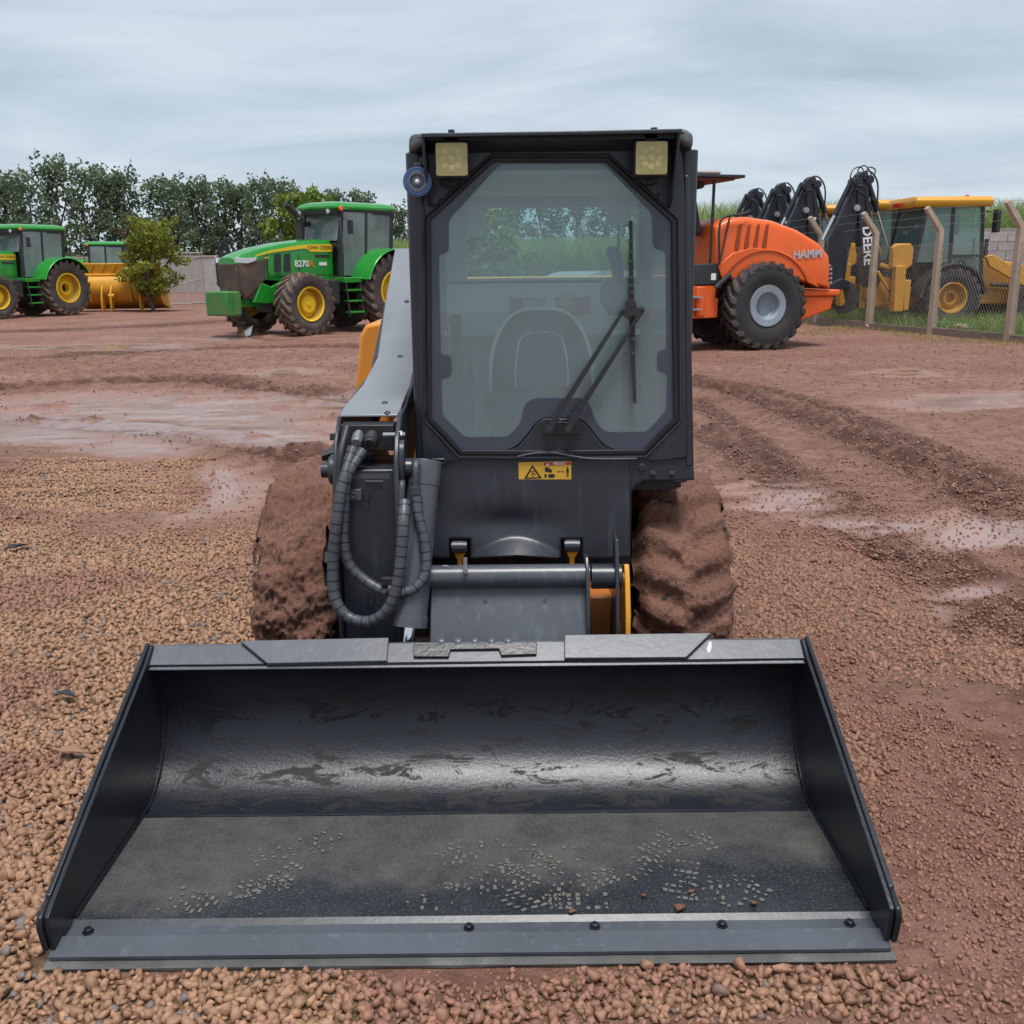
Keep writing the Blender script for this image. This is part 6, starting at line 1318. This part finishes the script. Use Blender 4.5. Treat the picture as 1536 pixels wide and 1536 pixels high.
# block wall in front of the cane
BW = thing('block_wall', 'grey concrete block wall in front of the cane field', 'wall', (12, 45.6, 0), world=True)
bl = MB(); bl.box(9.0, 60, 45.66, 45.84, 0, 3.05); bl.build('wall_core', MORTAR, BW)
blk = MB(); blk.box(-.395, .395, 0, .08, -.193, .193); me_src = blk.build('block', BLOCK, BW, org=(0, 0, 0), bevel=.008)
nb = 0
for r_ in range(7):
    for k in range(20):
        x = 19.4+.81*k+(.405 if r_ % 2 else 0); z = .24+.405*r_
        if x < 19.2 or (r_ < 1): continue
        o = me_src if nb == 0 else me_src.copy()
        if nb: COL.objects.link(o)
        o.location = (x-12, 45.6-45.6+random.uniform(-.006, .006), z); nb += 1
# ------------------------------------------------------------------ left yard things
p = W(185, 467, z=0); LB = thing('loader_bucket', 'large yellow wheel-loader bucket standing upright beside the young tree', 'loader bucket', (p.x-.15, p.y+.2, 0), R(4))
hw = 1.72; b = MB()
pr = [(.0, .35), (-.28, .55), (-.42, .85), (-.36, 1.18), (-.10, 1.42), (.25, 1.52), (.25, 1.58), (-.14, 1.49), (-.43, 1.22), (-.50, .85), (-.34, .48), (.0, .27), (1.0, .05), (1.0, .1)]
b.prism([(-hw, y, z) for y, z in pr], (2*hw, 0, 0)); b.build('bucket_shell', YEL, LB, bevel=.01)
b = MB(); b.prism([(-hw, -.13, 1.47), (-hw, -.20, 1.88), (-hw, -.14, 1.90), (-hw, -.02, 1.52)], (2*hw, 0, 0)); b.build('spill_guard', YEL, LB, bevel=.01)
b = MB(); b.tube([(-hw, -.22, 1.44), (hw, -.22, 1.44)], .05, 8); b.build('rim_pipe', YEL, LB)
for x in (-hw, hw-.04):
    b = MB(); b.prism([(x, y, z) for y, z in [(-.48, .85), (-.40, 1.2), (-.12, 1.5), (.25, 1.56), (1.0, .1), (1.0, .05), (0, .27), (-.32, .5)]], (.04, 0, 0)); b.build('side_plate', YEL, LB)
for x in (-1.45, -1.05, -.55, -.2, .55, .95):
    tall = x in (-1.05, .55); b = MB(); b.prism([(x, y, z) for y, z in ([(-.45, 1.05), (-.66, .72), (-.74, .30), (-.70, .02), (-.46, .02), (-.34, .3), (-.34, .5)] if not tall else [(-.20, 1.45), (-.52, 1.18), (-.62, .85), (-.5, .4), (-.38, .35), (-.40, .85), (-.30, 1.2)])], (.07, 0, 0)); b.build('hinge_bracket', YEL, LB, bevel=.01)
for x in (-1.35, -.15):
    b = MB(); b.tube([(x-.10, -.60, .62), (x+.12, -.60, .62)], .09, 12); b.build('hinge_boss', YEL, LB)
for k in range(8):
    x = -1.55+.44*k; b = MB(); b.prism([(x, -.165, 1.52), (x+.05, -.165, 1.52), (x+.30, -.20, 1.86), (x+.25, -.20, 1.86)], (0, -.02, 0)); b.build('guard_rib', YEL, LB)
# gate
p0, p1 = W(253, 461, z=0), W(309, 458, z=0); GT = thing('metal_gate', 'grey galvanised bar gate leaning open beside the young tree', 'gate', tuple(p0), world=True)
gd = (p1-p0); gl_ = gd.length; gd.normalize(); b = MB()
for z in (.12, 2.35): 
    b = MB(); b.tube([p0+Vector((0, 0, z)), p1+Vector((0, 0, z))], .035, 8); b.build('gate_rail', GALV, GT)
for k in range(19):
    q = p0.lerp(p1, k/18); r_ = .035 if k in (0, 18) else .014; b = MB(); b.tube([q+Vector((0, 0, .02 if k in (0, 18) else .12)), q+Vector((0, 0, 2.6 if k == 18 else 2.35))], r_, 6); b.build('gate_bar', GALV, GT)
for za, zb in ((1.9, 2.2), (.9, 1.2)):
    b = MB(); b.tube([p0+Vector((0, -.03, za)), p1+Vector((0, -.03, zb))], .025, 6); b.build('gate_brace', GALV, GT)
# bent post by the far tractors
o = W(160, 452, z=0); o = Vector((o.x*1.06, o.y*1.06, 0)); b = MB(); b.tube([o, o+Vector((0, 0, 2.35)), o+Vector((-.45, 0, 3.0))], [.12, .10, .09], 4); tag(b.build('concrete_post', CONC, org=tuple(o)), 'single bent concrete post behind the yellow loader bucket', 'post')
# far wall on the left
FW_ = thing('far_wall', 'long grey wall beneath the dark tree row', 'wall', (-45, 74, 0), world=True); b = MB(); b.box(-95, -13, 74, 74.2, 0, 2.5); b.build('wall_panel', BLOCK, FW_, bevel=.02)
b = MB(); b.box(-95, -13, 73.95, 74.25, 2.5, 2.62); b.build('coping', CONC, FW_)
# crumpled cardboard
c = W(367, 505, z=0); b = MB(); P = [(-.26, 0, .02), (-.24, .12, .40), (.10, .10, .34), (.02, -.04, .20), (.30, .05, .42), (.24, -.10, .06), (.08, -.14, .0), (-.1, -.1, .02)]
P = [(a*.72, b_*.9, d*.62) for a, b_, d in P]; b.add([Vector(q)+Vector((c.x, c.y, 0)) for q in P], [(0, 1, 2, 3), (0, 3, 7), (3, 2, 4), (3, 4, 5), (3, 5, 6), (3, 6, 7)], 0); b.m = [0, 0, 0, 1, 1, 0]
o = b.build('crumpled_cardboard', [CARD, PALEP], org=(c.x, c.y, 0), smooth=10); md = o.modifiers.new('s', 'SOLIDIFY'); md.thickness = .012; tag(o, 'crumpled brown and silver cardboard scrap lying on the mud', 'cardboard')
# leaves and twigs on the gravel
for i, (px, py, l_, m_, lab) in enumerate([(100, 1042, .05, CHAR, 'curled dark dead leaf on the gravel beside the bucket'), (108, 1128, .055, CARD, 'brown bark chip on the gravel beside the bucket'), (75, 1120, .018, CARD, 'tiny brown leaf lying on the gravel'), (25, 820, .07, CHAR, 'thin dark twig lying across the far gravel')]):
    p = W(px, py, z=.035); b = MB(); a = random.uniform(0, 3); d = Vector((math.cos(a), math.sin(a), 0)); n_ = Vector((-d.y, d.x, 0)); q = [p-d*l_, p-d*l_*.3+n_*l_*.42+Vector((0, 0, .012)), p+d*l_*.5+n_*l_*.3+Vector((0, 0, .004)), p+d*l_, p+d*l_*.2-n_*l_*.35+Vector((0, 0, .012)), p-d*l_*.5-n_*l_*.28]
    b.prism(q, (0, 0, .004)); tag(b.build('leaf_litter', m_, org=tuple(p)), lab, 'leaf')
# ------------------------------------------------------------------ trees
def leaf_cloud(clumps, nl, size, aspect=.6):
    """clumps: (x,y,z,rx,rz,n weight)"""
    C = np.array(clumps); wgt = C[:, 3]**2*C[:, 4]; wgt = wgt/wgt.sum(); k = RNG.choice(len(C), nl, p=wgt)
    d = RNG.normal(size=(nl, 3)); d /= np.linalg.norm(d, axis=1)[:, None]; rad = RNG.random(nl)**.42
    P = C[k, :3]+d*rad[:, None]*np.stack([C[k, 3], C[k, 3], C[k, 4]], 1)
    Rm = rotmats(nl); s = size*RNG.uniform(.6, 1.3, nl)
    q = np.array([(-1, 0, 0), (0, -aspect, .12), (1, 0, 0), (0, aspect, .12)])*.5
    V = np.einsum('nij,kj->nki', Rm, q)*s[:, None, None]+P[:, None, :]; F_ = np.arange(nl*4).reshape(nl, 4)
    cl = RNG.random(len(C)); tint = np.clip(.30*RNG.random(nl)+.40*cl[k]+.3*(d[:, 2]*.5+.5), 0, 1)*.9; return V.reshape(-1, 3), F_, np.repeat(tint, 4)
def make_tree(name, label, loc, h, w, nl, size, mat, group, seed, cone=.35, base=.12, nc=34, trunk=.16, limbs=7):
    random.seed(seed); T = thing(name, label, 'tree', loc, random.uniform(0, 6), group); cl = []; b = MB(); th = h*.72
    b.tube(bez([(0, 0, -.1), (random.uniform(-.1, .1)*w, random.uniform(-.1, .1)*w, th*.4), (random.uniform(-.15, .15)*w, random.uniform(-.15, .15)*w, th), (random.uniform(-.1, .1)*w, 0, h*.9)], 6), [trunk*(1-.045*i) for i in range(19)], 8); tips = []
    b.build('trunk', BARK, T)
    for i in range(nc):
        t = (i+.5)/nc; z = h*(base+(1-base)*t**.9); prof_ = (math.sin(min(1, t*1.25+.12)*PI*.62+.35))*(1-cone*t); r_ = w*.5*max(.12, prof_)*random.uniform(.55, 1.15); a = i*2.4+random.uniform(-.5, .5); rr_ = r_*random.uniform(.45, .95)
        cl.append((math.cos(a)*rr_, math.sin(a)*rr_, z, w*random.uniform(.10, .19), h*random.uniform(.045, .095)))
    for i in range(4): cl.append((random.uniform(-.3, .3)*w, random.uniform(-.3, .3)*w, h*random.uniform(.93, 1.06), w*.07, h*.06))
    for i in range(limbs):
        q = cl[int((i+.5)/limbs*nc*.8)]; z0 = max(.2, q[2]-h*.18); b = MB(); b.tube(bez([(0, 0, z0*.75), (q[0]*.5, q[1]*.5, z0), (q[0], q[1], q[2])], 5), [trunk*.45*(1-.07*j) for j in range(11)], 6); b.build('limb', BARK, T)
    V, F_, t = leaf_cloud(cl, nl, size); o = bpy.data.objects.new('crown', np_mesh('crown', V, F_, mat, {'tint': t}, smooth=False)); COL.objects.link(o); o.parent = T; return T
TRD = 'dark trees of the tree row behind the yard'
protos = []
spec = [(8, 268), (30, 262), (78, 242), (132, 252), (165, 262), (182, 262), (235, 268), (262, 280), (292, 272), (325, 276), (352, 280), (385, 272), (412, 272), (440, 292), (598, 312), (540, 290), (500, 290), (-60, 255), (-20, 262), (640, 300), (690, 292), (730, 282), (775, 290), (820, 285), (865, 292), (905, 296), (950, 300), (1000, 310)]
for i, (px, py) in enumerate(spec):
    Yt = 80+random.uniform(-2.5, 5); top = W(px, py, Y=Yt); h = top.z; lab = 'tallest dark green tree of the row, standing behind the tractor with the big rear wheel' if i == 2 else 'dark green loose-crowned tree standing in the far tree row'
    if len(protos) < 6:
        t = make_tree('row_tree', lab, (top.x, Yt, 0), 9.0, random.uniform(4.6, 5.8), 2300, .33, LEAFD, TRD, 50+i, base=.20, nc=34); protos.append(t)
    else:
        t = copy_tree(protos[i % 6]); t['label'] = lab
    s = h/9.0; t.location = (top.x, Yt, 0); sw = random.uniform(.85, 1.15); t.scale = (s*sw, s*sw, s); t.rotation_euler = (0, 0, random.uniform(0, 6.28))
# low dark bushes under the row
# (tree bottoms merge into a dark thicket)
def thicket():
    cl = [(x, 79+random.uniform(-1, 3), random.uniform(1.0, 2.6), random.uniform(1.0, 1.9), random.uniform(.7, 1.3)) for x in np.linspace(-62, 20, 60)]
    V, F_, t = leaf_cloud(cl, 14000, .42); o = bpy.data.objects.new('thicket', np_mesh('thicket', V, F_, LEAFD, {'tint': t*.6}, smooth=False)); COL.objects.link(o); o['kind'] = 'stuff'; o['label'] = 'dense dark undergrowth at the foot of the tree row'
thicket()
tp = W(455, 292, Y=58); make_tree('round_tree', 'light green round-crowned tree rising behind the tractor exhaust', (tp.x, 58, 0), tp.z, 4.4, 4200, .30, LEAFL, None, 91, cone=.15, base=.30, nc=40)
tp = W(228, 460, z=0); tp = tp*(40.4/tp.y); tz = W(240, 324, Y=tp.y).z; YT = make_tree('young_tree', 'leafy yellow-green young tree beside the yellow loader bucket', (tp.x+.1, tp.y, 0), tz*.96, 2.9, 4200, .17, LEAFY, None, 17, cone=.02, base=.22, nc=46, trunk=.09, limbs=9)
V, F_, t = leaf_cloud([(-.75+random.uniform(-.2, .2), random.uniform(-.3, .3), 2.4+i*.16, .22, .18) for i in range(9)], 500, .12); o = bpy.data.objects.new('dry_twigs', np_mesh('dry_twigs', V, F_, LEAFR, {'tint': t}, smooth=False)); COL.objects.link(o); o.parent = YT; o.rotation_euler = (0, 0, -YT.rotation_euler.z); 
tp = W(760, 300, Y=30); make_tree('bushy_tree', 'light green bushy tree seen through the cab window', (-.6, 34, 0), 3.4, 3.2, 2600, .2, LEAFL, None, 23, cone=.2, base=.1, nc=30)
for o in bpy.data.objects:
    if '_org' in o: del o['_org']
